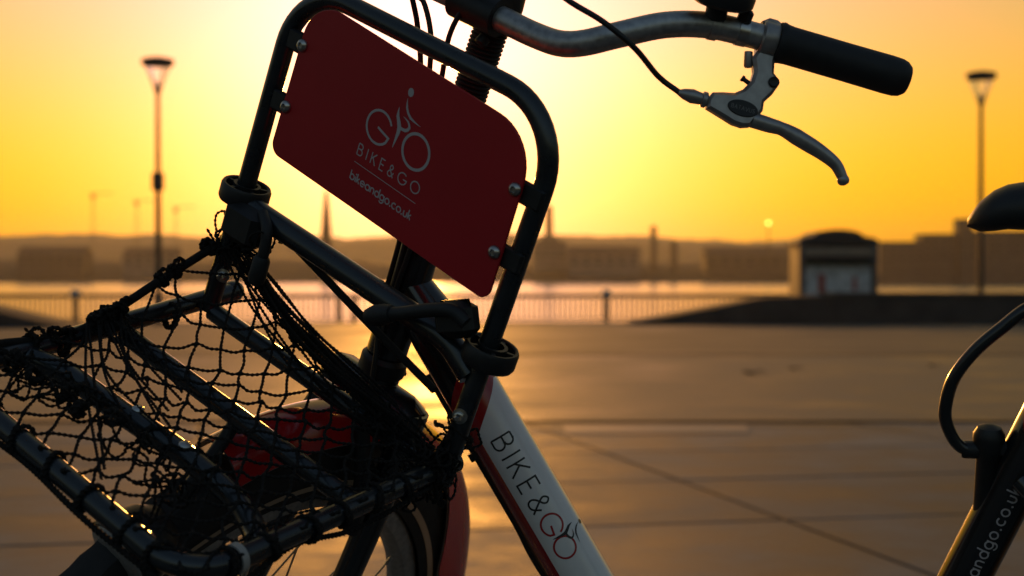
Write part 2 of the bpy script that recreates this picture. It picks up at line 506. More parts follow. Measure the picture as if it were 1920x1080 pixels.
# far buildings and landmarks on the other bank
building('warehouse', -385, -333, 15.5, 1120, 24, MAT['far_wall'], 'long low warehouse on far bank beyond the left lamp post', 'gable', bays=7)
building('warehouse', -302, -261, 15, 1118, 22, MAT['far_pale'], 'pale low shed on far bank between lamp post and carrier', 'gable', bays=5)
building('warehouse', 44, 100, 15, 1125, 26, MAT['far_pale'], 'pale waterfront shed right of the chimney building on far bank', 'gable', bays=6)
building('warehouse', 152, 222, 15, 1130, 26, MAT['far_wall'], 'brown waterfront shed left of the kiosk on far bank', 'gable', bays=7)
building('apartment_block', 230, 257.6, 20, 900, 16, MAT['far_wall'], 'low far block beside the kiosk roof across the river', bays=5, floors=3)
building('apartment_block', 258, 279.6, 25, 905, 18, MAT['far_wall'], 'middle height far block stepping up towards the tower block', bays=4, floors=4)
building('apartment_block', 280, 288.6, 34.4, 902, 12, MAT['far_wall'], 'narrow tower block rising above the far right roofline', bays=2, floors=6)
building('apartment_block', 289, 332, 27, 908, 18, MAT['far_wall'], 'wide far block behind the right lamp post across the river', bays=8, floors=4)
building('apartment_block', 333, 390, 25, 915, 18, MAT['far_wall'], 'far block behind the bicycle saddle across the river', bays=8, floors=4)
bm_ = building('chimney_building', 17, 43.4, 25.5, 1150, 20, MAT['far_pale'], 'pale far waterfront building with one tall dark chimney', bays=4, floors=3)
mesh('chimney', lathe([(0, 3.3), (28.6, 2.9), (28.9, 3.2), (29.6, 3.2)], (29.8, 1160, 26.0), (0, 0, 1), 16), MAT['far_dark'], bm_)
mesh('penthouse', box((29.8, 1160, 29.0), (14, 12, 5.0)), MAT['far_pale'], bm_, smooth=False)

o = empty('spire', (-154.7, 1200, WATER))
mesh('shaft', lathe([(0, 6.0), (34, 4.9), (58, 3.2), (74, 1.7), (77, 0.3)], (-154.7, 1200, WATER), (0, 0, 1), 12), MAT['far_dark'], o)
tag(o, 'tall tapering spire on far bank below the red sign panel', 'spire')
o = empty('tower', (113, 1150, WATER))
mesh('shaft', box((113, 1150, 16), (4.6, 4.6, 44)), MAT['far_wall'], o, smooth=False)
mesh('roof', box((113, 1150, 38.6), (3.4, 3.4, 1.1)), MAT['far_dark'], o, smooth=False)
tag(o, 'square far bank tower, taller of two right of the chimney', 'tower')
o = empty('tower', (129, 1150, WATER))
mesh('shaft', box((129, 1150, 10), (5.5, 5, 32)), MAT['far_wall'], o, smooth=False)
mesh('roof', box((129, 1150, 26.6), (4, 3.6, 1.1)), MAT['far_dark'], o, smooth=False)
tag(o, 'square far bank tower, shorter of two right of the chimney', 'tower')
for x, zt, lb in ((-375, 72, 'tallest faint dockside crane on far bank left of the lamp post'), (-336, 66, 'middle faint dockside crane on far bank beside the lamp post'), (-301, 60, 'shortest faint dockside crane on far bank right of the lamp post')):
    o = empty('dock_crane', (x, 1290, WATER))
    for sx in (-1.6, 1.6):
        for sy in (-1.6, 1.6):
            mesh('leg', sweep([(x + sx * 1.5, 1290 + sy * 1.5, WATER), (x + sx * .5, 1290 + sy * .5, zt)], 0.13, 6), MAT['far_dark'], o)
    mesh('jib', box((x + 7, 1290, zt + .5), (22, .8, .6)), MAT['far_dark'], o, smooth=False)
    mesh('cab', box((x, 1290, zt - 2.4), (3.2, 3.2, 3)), MAT['far_dark'], o, smooth=False)
    tag(o, lb, 'crane')
MAT['glow'] = bpy.data.materials.new('glint_globe'); MAT['glow'].use_nodes = True
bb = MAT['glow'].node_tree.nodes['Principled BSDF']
bb.inputs['Base Color'].default_value = (.8, .6, .3, 1); bb.inputs['Emission Color'].default_value = (1, .72, .12, 1); bb.inputs['Emission Strength'].default_value = 6  # emission imitates a distant glint; the glowing globe is added for it
o = empty('glint_mast', (198, 1112, WATER))
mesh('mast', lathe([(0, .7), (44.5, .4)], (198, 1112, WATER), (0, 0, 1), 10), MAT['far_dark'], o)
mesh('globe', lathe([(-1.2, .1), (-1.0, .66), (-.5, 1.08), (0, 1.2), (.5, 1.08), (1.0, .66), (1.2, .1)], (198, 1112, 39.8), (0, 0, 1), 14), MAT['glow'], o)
tag(o, 'round glowing globe added for a bright glint, on a mast left of the kiosk', 'glint')

# ------------------------------------------------------------------ promenade furniture
MAT['lamp_metal'] = principled('lamp_metal', (0.030, 0.028, 0.027), 0.5, noise=(4, .3))
mg = bpy.data.materials.new('lamp_glass'); mg.use_nodes = True
bb = mg.node_tree.nodes['Principled BSDF']
bb.inputs['Base Color'].default_value = (0.95, .93, .9, 1); bb.inputs['Roughness'].default_value = 0.05
bb.inputs['Transmission Weight'].default_value = 1.0; bb.inputs['IOR'].default_value = 1.04
MAT['lamp_glass'] = mg
def lamp_post(x, y, label, with_box):
    z = gz(y)
    o = empty('lamp_post', (x, y, z))
    mesh('base', lathe([(0, .24), (.08, .24), (.12, .17), (.9, .15), (.95, .12)], (x, y, z), (0, 0, 1), 20), MAT['lamp_metal'], o)
    mesh('pole', lathe([(.95, .115), (4, .105), (8.02, .075), (8.06, .13), (8.16, .13)], (x, y, z), (0, 0, 1), 20), MAT['lamp_metal'], o)
    mesh('lantern', lathe([(8.16, .11), (8.24, .14), (8.98, .46)], (x, y, z), (0, 0, 1), 28, cap=False), MAT['lamp_glass'], o)
    mesh('cap', lathe([(8.98, .50), (9.02, .56), (9.14, .57), (9.20, .52), (9.26, .25), (9.27, .02)], (x, y, z), (0, 0, 1), 28), MAT['lamp_metal'], o)
    for k in range(4):
        a = math.pi / 4 + k * math.pi / 2
        mesh('rib', sweep([(x + .12 * math.cos(a), y + .12 * math.sin(a), z + 8.16), (x + .485 * math.cos(a), y + .485 * math.sin(a), z + 8.99)], .022, 6), MAT['lamp_metal'], o)
    mesh('bulb', lathe([(8.16, .05), (8.3, .06), (8.42, .05), (8.44, .01)], (x, y, z), (0, 0, 1), 12), MAT['white'], o)
    if with_box:
        mesh('control_box', box((x, y - .02, z + 4.95), (.36, .34, .62), bev=.02), MAT['lamp_metal'], o, smooth=False)
    return tag(o, label, 'lamp post', 'promenade lamp posts')
lamp_post(-12.28, 50, 'tall lamp post with a box on its pole beside the railing', True)
lamp_post(17.24, 53, 'tall lamp post without a box standing behind the dark planter wall', False)

MAT['wall'] = principled('dark_stone_wall', (0.045, 0.036, 0.030), 0.8, noise=(1.5, .3), bump=(6, .4, .02))
MAT['coping'] = principled('stone_coping', (0.060, 0.050, 0.042), 0.7, noise=(2, .3))
def planter(xz, y0, y1, label):
    n = len(xz)
    V = [(x, y0, z) for x, z in xz] + [(x, y1, z) for x, z in xz]
    F = [tuple(range(n)), tuple(range(2 * n - 1, n - 1, -1))] + [(k, n + k, n + (k + 1) % n, (k + 1) % n) for k in range(n)]
    o = empty('planter_wall', (sum(x for x, _ in xz) / n, (y0 + y1) / 2, gz(y0)))
    mesh('wall', (V, F), MAT['wall'], o, smooth=False)
    return tag(o, label, 'wall'), o
g50, g43 = gz(50.3) - .02, gz(44) - .02
_, pw = planter([(3.6, g50), (8.7, -.06), (11, .0), (42, .0), (42, g50)], 49.2, 51.4, 'dark ramped stone wall running in front of the kiosk')
for k in range(17):
    mesh('coping_stone', box((11.9 + k * 1.8, 50.3, .05), (1.77, 2.36, .09), bev=.012), MAT['coping'], pw, smooth=False)
_, pw = planter([(-13.0, g43), (-42, g43), (-42, .3), (-18.2, .3), (-15.3, -.36)], 42.8, 45, 'dark ramped stone wall opposite the kiosk, behind the carrier front')

MAT['rail'] = principled('railing_paint', (0.022, 0.020, 0.019), 0.6, noise=(5, .2))
MAT['railpost'] = principled('railing_post', (0.035, 0.032, 0.030), 0.5)
MAT['cap_stone'] = principled('pale_post_cap', (0.55, 0.50, 0.44), 0.6)
RY = 57.4
rz = gz(RY)
bal_geo = lathe([(.10, .030), (1.02, .030)], (0, 0, 0), (0, 0, 1), 8)
bal_me = None
sections = [(-27.9, -17.4, 'railing section farthest from the kiosk, behind the ramped wall'), (-17.4, -6.9, 'railing section behind the lamp post with the box'),
            (-6.9, 3.76, 'railing section behind the bicycle head tube and sign'), (3.76, 14.4, 'railing section partly hidden by the ramped wall and kiosk')]
for x0, x1, lb in sections:
    o = empty('railing', (x0, RY, rz))
    mesh('top_rail', box(((x0 + x1) / 2, RY, rz + 1.03), (x1 - x0 - .22, .12, .16), bev=.03), MAT['rail'], o)
    mesh('bottom_rail', sweep([(x0 + .08, RY, rz + .11), (x1 - .08, RY, rz + .11)], .028, 8), MAT['rail'], o)
    p = mesh('post', box((x0, RY, rz + .52), (.20, .20, 1.04), bev=.012), MAT['railpost'], o, smooth=False)
    mesh('post_cap', box((x0, RY, rz + 1.16), (.34, .34, .24), bev=.03), MAT['cap_stone'], p, smooth=False)
    n = 52
    for k in range(n):
        M = Matrix.Translation((x0 + (x1 - x0) * (k + .5) / n, RY, rz))
        if bal_me is None:
            q = mesh('baluster', bal_geo, MAT['rail'], o, M); bal_me = q.data
        else:
            link(bpy.data.objects.new('baluster', bal_me), o, M)
    tag(o, lb, 'railing', 'promenade railing sections')
o = empty('bollard', (-6.2, 56.6, gz(56.6)))
mesh('shaft', lathe([(0, .11), (.7, .10), (.82, .10), (.86, .12), (.95, .12), (1.0, .06)], (-6.2, 56.6, gz(56.6)), (0, 0, 1), 16), MAT['railpost'], o)
tag(o, 'short dark bollard in front of the railing beside a post', 'bollard')

# kiosk
kx0, kx1, ky, kz = 10.40, 13.25, 52.2, gz(52.2)
kx = (kx0 + kx1) / 2
MAT['k_body'] = principled('kiosk_body', (0.13, 0.105, 0.085), 0.6, noise=(3, .2))
MAT['k_roof'] = principled('kiosk_roof', (0.030, 0.024, 0.020), 0.6)
MAT['k_panel'] = principled('kiosk_panel', (0.55, 0.53, 0.52), 0.5, noise=(6, .3))
MAT['k_awning'] = principled('kiosk_awning', (0.30, 0.21, 0.14), 0.7, noise=(5, .15))
MAT['k_red'] = principled('kiosk_red', (0.35, 0.05, 0.03), 0.6)
MAT['k_green'] = principled('kiosk_green', (0.05, 0.09, 0.04), 0.6)
o = empty('kiosk', (kx, ky + 1.2, kz))
mesh('body', box((kx, ky + 1.25, kz + 1.42), (2.62, 2.3, 2.84)), MAT['k_body'], o, smooth=False)
for xx in (kx0 + .11, kx1 - .11):
    mesh('corner_post', box((xx, ky + .02, kz + 1.45), (.22, .22, 2.9), bev=.02), MAT['k_body'], o, smooth=False)
ol = [(-1.44, 0), (1.44, 0), (1.47, .10), (1.40, .20), (1.22, .27), (1.02, .29), (.92, .33)]
ol += [(.86 * math.cos(a), .34 + .22 * math.sin(a)) for a in np.linspace(.15, math.pi - .15, 13)]
ol += [(-.92, .33), (-1.02, .29), (-1.22, .27), (-1.40, .20), (-1.47, .10)]
rf = mesh('roof', slab(ol, (kx, ky + 1.2, kz + 2.86), (1, 0, 0), (0, 0, 1), 2.55, .03), MAT['k_roof'], o, smooth=False)
mesh('fascia', box((kx, ky - .11, kz + 2.60), (2.4, .06, .26)), MAT['k_awning'], o, smooth=False)
mesh('awning', slab([(0, 0), (.42, -.12), (.42, -.17), (0, -.05)], (kx, ky - .08, kz + 2.42), (0, -1, 0), (0, 0, 1), 2.4), MAT['k_roof'], o, smooth=False)
for k in range(6):
    pn = mesh('shutter_panel', box((kx - 1.0 + k * .4, ky + .05, kz + 1.15), (.385, .05, 1.9), bev=.008), MAT['k_panel'], o, smooth=False)
    if k in (1, 4):
        mesh('poster', box((kx - 1.0 + k * .4, ky + .015, kz + 1.45), (.24 if k == 1 else .15, .012, .70 if k == 1 else .5)), MAT['k_red'], pn, smooth=False)
mesh('header_board', box((kx, ky + .03, kz + 2.18), (2.35, .06, .16)), MAT['k_green'], o, smooth=False)
tag(o, 'small closed kiosk with humped dark roof behind the ramped wall', 'kiosk')

# litter on the stones
MAT['leaf'] = principled('dry_leaf', (0.035, 0.022, 0.014), 0.8)
for x, y, s, lb in ((2.45, 14.7, .11, 'largest dark dry leaf lying on the promenade'), (3.10, 15.8, .07, 'small curled dry leaf lying beside the largest leaf'), (4.85, 16.6, .06, 'small dry leaf lying towards the kiosk and saddle')):
    V, F = [], []
    for i in range(7):
        for k in range(7):
            a, b2 = i / 3 - 1, k / 3 - 1
            w = math.sqrt(max(0, 1 - a * a)) * .6
            V.append((x + s * a, y + s * b2 * w, gz(y) + .012 + s * (.35 * a * a + .5 * (b2 * w) ** 2) + .006 * math.sin(5 * a + 3 * b2)))
    for i in range(6):
        for k in range(6):
            F.append((i * 7 + k, i * 7 + k + 1, i * 7 + k + 8, i * 7 + k + 7))
    lo = empty('leaf', (x, y, gz(y)))
    mesh('blade', (V, F), MAT['leaf'], lo)
    mesh('stalk', sweep(spline([(x + s, y, gz(y) + .012 + s * .35), (x + s * 1.3, y + .01, gz(y) + .02), (x + s * 1.6, y, gz(y) + .01)], .02), .003, 5), MAT['leaf'], lo)
    tag(lo, lb, 'leaf', 'dry leaves on the promenade')

# ================================================================== the hire bicycle
# steering assembly frame: x = bike's right, y = forward along the turned wheel, z = along the steering axis
M_STEER = Matrix(((-0.75585, -0.57617, 0.31099, -0.22351), (0.48093, -0.81088, -0.33343, 1.35335), (0.44428, -0.10246, 0.89001, -0.25239 + CAM_H), (0, 0, 0, 1)))
# main frame: x = forward, y = bike's left, z = up in the leaning frame plane
M_FRAME = Matrix(((-0.93969, -0.33313, -0.07746, -0.17742), (0.34202, -0.91527, -0.21283, 1.41822), (0.0, -0.22649, 0.97401, -0.24419 + CAM_H), (0, 0, 0, 1)))
bike = empty('bicycle', (0.23, 1.27, gz(1.27)))
tag(bike, 'red, white and black hire bicycle leaning on its stand with turned front wheel', 'bicycle')

def st(name, geo, mat, parent=None, smooth=True):
    return mesh(name, geo, MAT[mat] if isinstance(mat, str) else mat, parent or bike, M_STEER, smooth)
def fm(name, geo, mat, parent=None, smooth=True):
    return mesh(name, geo, MAT[mat] if isinstance(mat, str) else mat, parent or bike, M_FRAME, smooth)
def K(l, y, u):          # l counts towards the bike's left (kerb) side
    return np.array([-l, y, u], float)

# ---------------- front carrier
A = 0.150
tz = lambda y: 0.175 - 0.085 * y                      # tray height at distance y ahead of the hoop
TR = 0.0092
hoop = round_path([K(-A, .006, tz(0) - .004), K(-A - .001, 0, .29), K(-A, 0, .4955), K(A, 0, .4955), K(A, 0, .29), K(A + .006, .010, .215), K(A + .004, .004, tz(0) - .012)], [.3, .058, .062, .2, .12], 12)
carrier = st('front_carrier', sweep(hoop, .0088, 20), 'rack')
carrier['label'] = 'dark tubular front carrier with tall hoop and slatted tray'
tray = round_path([K(-A - .014, -.034, tz(-.034)), K(-A, .283, tz(.283)), K(A, .283, tz(.283)), K(A, -.012, tz(-.012))], [.034, .038], 12)
st('tray_tube', sweep(tray, TR, 20), 'rack', carrier)
st('end_cap', lathe([(0, .0094), (.003, .0104), (.010, .0104), (.014, .008), (.0155, .003)], K(-A - .0145, -.030, tz(-.03)), K(-.014, -.30, .02) * 1.0, 16), 'rack', carrier)
for y in (.004, .106):
    st('tray_slat', sweep([K(-A + .004, y, tz(y) - .004), K(A - .004, y, tz(y) - .004)], .0088, 18), 'rack', carrier)
cs = spline([K(-A + .004, .204, tz(.2) - .003), K(-.11, .194, tz(.19) - .002), K(-.04, .192, tz(.19)), K(.03, .186, tz(.19)), K(.09, .187, tz(.19) - .002), K(.128, .199, tz(.2) - .004), K(A - .004, .212, tz(.21) - .004)], .006)
st('tray_slat', sweep(cs, .0098, 18), 'rack', carrier)
for l in (-.028, .030):
    st('bolt', lathe([(0, .0052), (.0014, .0052), (.0030, .0038), (.0036, .0012)], K(l, .1885, tz(.188) + .0092), (0, .08, 1), 14), 'steel', carrier)
bar = sweep(round_path([K(-A + .004, .004, .288), K(-.12, .004, .284), K(.115, .004, .279), K(A - .004, .004, .262)], .06, 6), .0112, 20)
st('cross_bar', bar, 'rack', carrier)
# bracket strap between hoop leg and tray, with bolts
for l, y, u in ((-.140, .010, .2127), (.156, .016, .2310)):
    d = K(.35, 1, .1)
    st('bolt', lathe([(0, .0066), (.0012, .0066), (.0016, .0044), (.0048, .0044), (.0054, .0036)], K(l, y, u), d, 18), 'steel', carrier)
    st('bolt', lathe([(0, .0034), (.003, .0032), (.0042, .002)], K(l, y, u) + d / np.linalg.norm(d) * .0053, d, 6), 'steel', carrier)
# plastic swivel clamps on both hoop legs
def clamp(l, u, sgn):
    geo = []
    n = 36
    prof = [(-.0075, .0195), (-.0085, .0205), (-.0085, .0222), (-.006, .0235), (.006, .0235), (.0085, .0222), (.0085, .0205), (.0075, .0195)]
    V, F = [], []
    for k in range(n):
        a = 2 * math.pi * k / n
        for h, r in prof:
            V.append(tuple(K(l + r * math.cos(a), r * math.sin(a), u + h)))
    m2 = len(prof)
    for k in range(n):
        for q in range(m2):
            F.append((k * m2 + q, ((k + 1) % n) * m2 + q, ((k + 1) % n) * m2 + (q + 1) % m2, k * m2 + (q + 1) % m2))
    geo.append((V, F))
    geo.append(lathe([(-.009, .0098), (-.009, .0128), (.009, .0128), (.009, .0098)], K(l, 0, u), (0, 0, 1), 24, cap=False))
    geo.append(lathe([(-.0055, .0235), (-.0055, .0095)], K(l, 0, u), (0, 0, 1), 24, cap=False))
    for k in range(5):
        a = sgn * .4 + k * 2 * math.pi / 5
        geo.append(box(K(l + .0165 * math.cos(a), .0165 * math.sin(a), u), (.010, .0032, .0145), [(-math.cos(a), math.sin(a), 0), (math.sin(a), math.cos(a), 0), (0, 0, 1)]))
    c = st('carrier_clamp', join(*geo), 'black', carrier)
    return c
clamp(-A, .292, 1)
clamp(A + .004, .286, -1)
st('clamp_block', box(K(-A + .022, .012, .272), (.046, .026, .038), bev=.007), 'black', carrier)
st('clamp_block', box(K(A - .026, .018, .306), (.040, .022, .032), [(-.86, 0, .5), (0, 1, 0), (.5, 0, .86)], bev=.007), 'black', carrier)
zt_ = st('cable_tie', lathe([(-.0030, .0100), (-.0030, .0118), (.0030, .0118), (.0030, .0100)], K(A, .238, tz(.238)), (0.0, 1, -.085), 20, cap=False), 'white', carrier)

# ---------------- red sign panel on the hoop
PY = .0115
outl = round_path([(0, .339), (.1425, .3300), (.1372, .4725), (-.1215, .4915), (-.1235, .3465), (0, .339)], [.010, .046, .032, .012], 10)[:-1]
panel = st('sign_panel', slab([(-x, z) for x, z in outl], (0, PY, 0), (1, 0, 0), (0, 0, 1), .0030, .0005), 'red')
panel['label'] = 'dark red sign panel with grey cyclist logo and lettering'
for l, u, s in ((-.1188, .4479, -1), (-.1184, .391, -1), (.1337, .4264, 1), (.1344, .3714, 1)):
    b_ = st('bolt', lathe([(0, .0058), (.0012, .0058), (.0030, .0046), (.0038, .0028), (.0030, .0024), (.0022, .0022)], K(l, PY + .0016, u), (0, 1, 0), 18), 'steel', panel)
    st('mounting_tab', box(K(l + s * .011, .0062, u - .001), (.026, .0060, .019), bev=.002), 'black', panel)

# ---------------- stroke lettering
def arc(cx, cy, r, a0, a1, n=20, ry=None):
    ry = r if ry is None else ry
    return [(cx + r * math.cos(rad(a0 + (a1 - a0) * k / n)), cy + ry * math.sin(rad(a0 + (a1 - a0) * k / n))) for k in range(n + 1)]
def sp2(p, step=.03):
    return [tuple(q[:2]) for q in spline([(x, y, 0) for x, y in p], step)]
GL = {
 'B': (.58, [[(0, 0), (0, 1)], [(0, 1), (.28, 1)] + arc(.28, .765, .235, 90, -90) + [(0, .53)], [(0, .53), (.31, .53)] + arc(.31, .265, .265, 90, -90) + [(0, 0)]]),
 'I': (.02, [[(.01, 0), (.01, 1)]]),
 'K': (.56, [[(0, 0), (0, 1)], [(.53, 1), (0, .42)], [(.17, .60), (.57, 0)]]),
 'E': (.46, [[(.46, 1), (0, 1), (0, 0), (.46, 0)], [(0, .52), (.42, .52)]]),
 '&': (.68, [sp2([(.68, 0), (.42, .33), (.18, .68), (.17, .86), (.32, 1), (.47, .86), (.42, .68), (.14, .46), (.02, .25), (.09, .06), (.27, 0), (.46, .09), (.66, .44)])]),
 'G': (1.0, [arc(.5, .5, .5, 48, 358, 40) + [(.58, .48)]]),
 'O': (1.0, [arc(.5, .5, .5, 0, 360, 44)]),
 'A': (.7, [[(0, 0), (.35, 1), (.7, 0)], [(.13, .36), (.57, .36)]]),
 'T': (.6, [[(0, 1), (.6, 1)], [(.3, 1), (.3, 0)]]),
 'V': (.7, [[(0, 1), (.35, 0), (.7, 1)]]),
 'U': (.6, [[(0, 1), (0, .3)] + arc(.3, .3, .3, 180, 360) + [(.6, 1)]]),
 'S': (.5, [sp2([(.48, .84), (.27, 1), (.05, .84), (.08, .62), (.42, .42), (.48, .18), (.26, 0), (.02, .16)])]),
 'b': (.60, [[(0, 0), (0, 1)], arc(.30, .30, .30, 0, 360, 30)]),
 'i': (.02, [[(.01, 0), (.01, .60)], 'dot', (.01, .84)]),
 'k': (.40, [[(0, 0), (0, 1)], [(.36, .60), (0, .24)], [(.12, .36), (.40, 0)]]),
 'e': (.60, [[(.02, .30), (.59, .30)] + arc(.30, .30, .295, 0, 318, 28)]),
 'a': (.60, [arc(.30, .30, .30, 0, 360, 30), [(.60, .60), (.60, 0)]]),
 'n': (.48, [[(0, 0), (0, .60)], [(0, .30)] + arc(.24, .36, .24, 180, 0, 16) + [(.48, 0)]]),
 'd': (.60, [arc(.30, .30, .30, 0, 360, 30), [(.60, 1), (.60, 0)]]),
 'g': (.60, [arc(.30, .30, .30, 0, 360, 30), [(.60, .60), (.60, -.02)] + arc(.30, -.02, .30, 0, -155, 16)]),
 'o': (.60, [arc(.30, .30, .30, 0, 360, 30)]),
 'c': (.52, [arc(.30, .30, .30, 48, 312, 26)]),
 'u': (.48, [[(0, .60), (0, .24)] + arc(.24, .24, .24, 180, 360, 16) + [(.48, .60)]]),
 '.': (.06, ['dot', (.03, .04)]),
}
def ribbon(poly, hw):
    P = np.array(poly, float)
    closed = np.linalg.norm(P[0] - P[-1]) < 1e-6
    d = np.gradient(P, axis=0)
    if closed:
        d[0] = d[-1] = P[1] - P[-2]
    else:
        for i in range(1, len(P) - 1):
            a, b2 = P[i] - P[i - 1], P[i + 1] - P[i]
            d[i] = a / (np.linalg.norm(a) + 1e-9) + b2 / (np.linalg.norm(b2) + 1e-9)
    d /= np.linalg.norm(d, axis=1)[:, None] + 1e-9
    nrm = np.stack([-d[:, 1], d[:, 0]], 1)
    sc2 = np.ones(len(P))
    for i in range(1, len(P) - 1):
        a = P[i] - P[i - 1]; a /= np.linalg.norm(a) + 1e-9
        sc2[i] = min(2.0, 1 / max(.35, abs(nrm[i] @ np.array([-a[1], a[0]]))))
    return P + nrm * (hw * sc2)[:, None], P - nrm * (hw * sc2)[:, None]
def letter_geo(polys, hw, fmap, lift0=0.0):
    """polys in text units; fmap(x, y, lift) -> 3D."""
    V, F = [], []
    lift = lift0
    for p in polys:
        lift += .00003
        if isinstance(p, tuple):      # filled polygon
            pts = p[0]
            n0 = len(V); V += [fmap(x, y, lift) for x, y in pts]; F.append(tuple(range(n0, n0 + len(pts))))
            continue
        Lp, Rp = ribbon(p, hw)
        n0 = len(V)
        for a, b2 in zip(Lp, Rp):
            V.append(fmap(a[0], a[1], lift)); V.append(fmap(b2[0], b2[1], lift))
        for i in range(len(Lp) - 1):
            F.append((n0 + 2 * i, n0 + 2 * i + 1, n0 + 2 * i + 3, n0 + 2 * i + 2))
    return V, F
def subdiv(poly, step):
    out = [poly[0]]
    for a, b2 in zip(poly[:-1], poly[1:]):
        n = max(1, int(math.hypot(b2[0] - a[0], b2[1] - a[1]) / step))
        out += [(a[0] + (b2[0] - a[0]) * k / n, a[1] + (b2[1] - a[1]) * k / n) for k in range(1, n + 1)]
    return out
def text_strokes(txt, gap, hw, sizes=None):
    """list of (char, polys) laid out from x = 0, and the total width, in cap heights."""
    x, out = 0.0, []
    for ch in txt:
        w, st_ = GL[ch]
        polys, k = [], 0
        while k < len(st_):
            if st_[k] == 'dot':
                cx, cy = st_[k + 1]
                polys.append(([(x + cx + hw * 1.35 * math.cos(a), cy + hw * 1.35 * math.sin(a)) for a in np.linspace(0, 2 * math.pi, 12, endpoint=False)],))
                k += 2
            else:
                polys.append(subdiv([(x + p[0], p[1]) for p in st_[k]], .12)); k += 1
        out.append((ch, polys))
        x += w + gap
    return out, x - gap
RIDER = dict(   # figure between the letters of the logo, unit = logo height of the O ring, origin at G ring's left foot
)
def blade(center, widths):
    """tapered stroke as a filled polygon."""
    P = np.array(sp2(center, .02)); n = len(P)
    w = np.interp(np.linspace(0, 1, n), np.linspace(0, 1, len(widths)), widths)
    d = np.gradient(P, axis=0); d /= np.linalg.norm(d, axis=1)[:, None]
    nr = np.stack([-d[:, 1], d[:, 0]], 1)
    return list(map(tuple, P + nr * w[:, None])), list(map(tuple, P - nr * w[:, None]))
def blade_geo(center, widths, fmap, lift):
    a, b2 = blade(center, widths)
    V, F = [], []
    for p, q in zip(a, b2):
        V += [fmap(p[0], p[1], lift), fmap(q[0], q[1], lift)]
    for i in range(len(a) - 1):
        F.append((2 * i, 2 * i + 1, 2 * i + 3, 2 * i + 2))
    return V, F

# print on the sign: x runs to the kerb side, lines fall slightly to that side
def sign_map(x, y, lift):
    return tuple(K(x, PY + .0017 + lift, y - .075 * x))
def place(polys, x0, y0, s):
    out = []
    for p in polys:
        if isinstance(p, tuple): out.append(([(x0 + a * s, y0 + b2 * s) for a, b2 in p[0]],))
        else: out.append([(x0 + a * s, y0 + b2 * s) for a, b2 in p])
    return out
def sign_text(txt, x0, x1, y0, s, hw, gapmin, name):
    lay, w0 = text_strokes(txt, 0, hw / s)
    gap = ((x1 - x0) / s - w0) / (len(txt) - 1)
    lay, _ = text_strokes(txt, gap, hw / s)
    for ch, polys in lay:
        st(name, letter_geo(place(polys, x0, y0, s), hw, sign_map), 'print', panel, smooth=False)
sign_text('BIKE&GO', -.0280, .0456, .3838, .0098, .00052, 0, 'letter')
sign_text('bikeandgo.co.uk', -.0278, .0456, .3612, .0078, .00058, 0, 'letter')
st('rule_line', letter_geo([subdiv([(-.0281, .3768), (.0459, .3768)], .01)], .00028, sign_map), 'print', panel, smooth=False)
gx, gy, gr = -.0132, .4155, .0140
st('logo_ring', letter_geo([arc(gx, gy, gr, 30, 322, 44) + [(gx + gr * .90, gy - gr * .28), (gx - .0012, gy - .0012 + .0008)]], .00105, sign_map), 'print', panel, smooth=False)
st('logo_ring', letter_geo([arc(.0306, .4155, .0146, 0, 360, 52)], .00125, sign_map), 'print', panel, smooth=False)
def rider(fmap, mat, parent, adder, head=True):
    if head:
        adder('logo_head', letter_geo([([(.0080 + .0031 * math.cos(a), .4572 + .0037 * math.sin(a)) for a in np.linspace(0, 2 * math.pi, 20, endpoint=False)],)], 0, fmap), mat, parent, False)
    adder('logo_back', blade_geo([(.0067, .4512), (.0088, .4440), (.0152, .4380), (.0278, .4362)], [.0002, .0011, .0012, .0001], fmap, .00004), mat, parent, False)
    adder('logo_leg', blade_geo([(.0010, .4410), (.0022, .4335), (.0072, .4255), (.0070, .4160), (.0062, .4072)], [.0001, .0016, .0022, .0013, .0003], fmap, .00006), mat, parent, False)
    adder('logo_knee', blade_geo([(.0078, .4358), (.0140, .4342), (.0172, .4300), (.0140, .4262), (.0070, .4256)], [.0001, .0008, .0013, .0014, .0012], fmap, .00009), mat, parent, False)
rider(sign_map, 'print', panel, st)

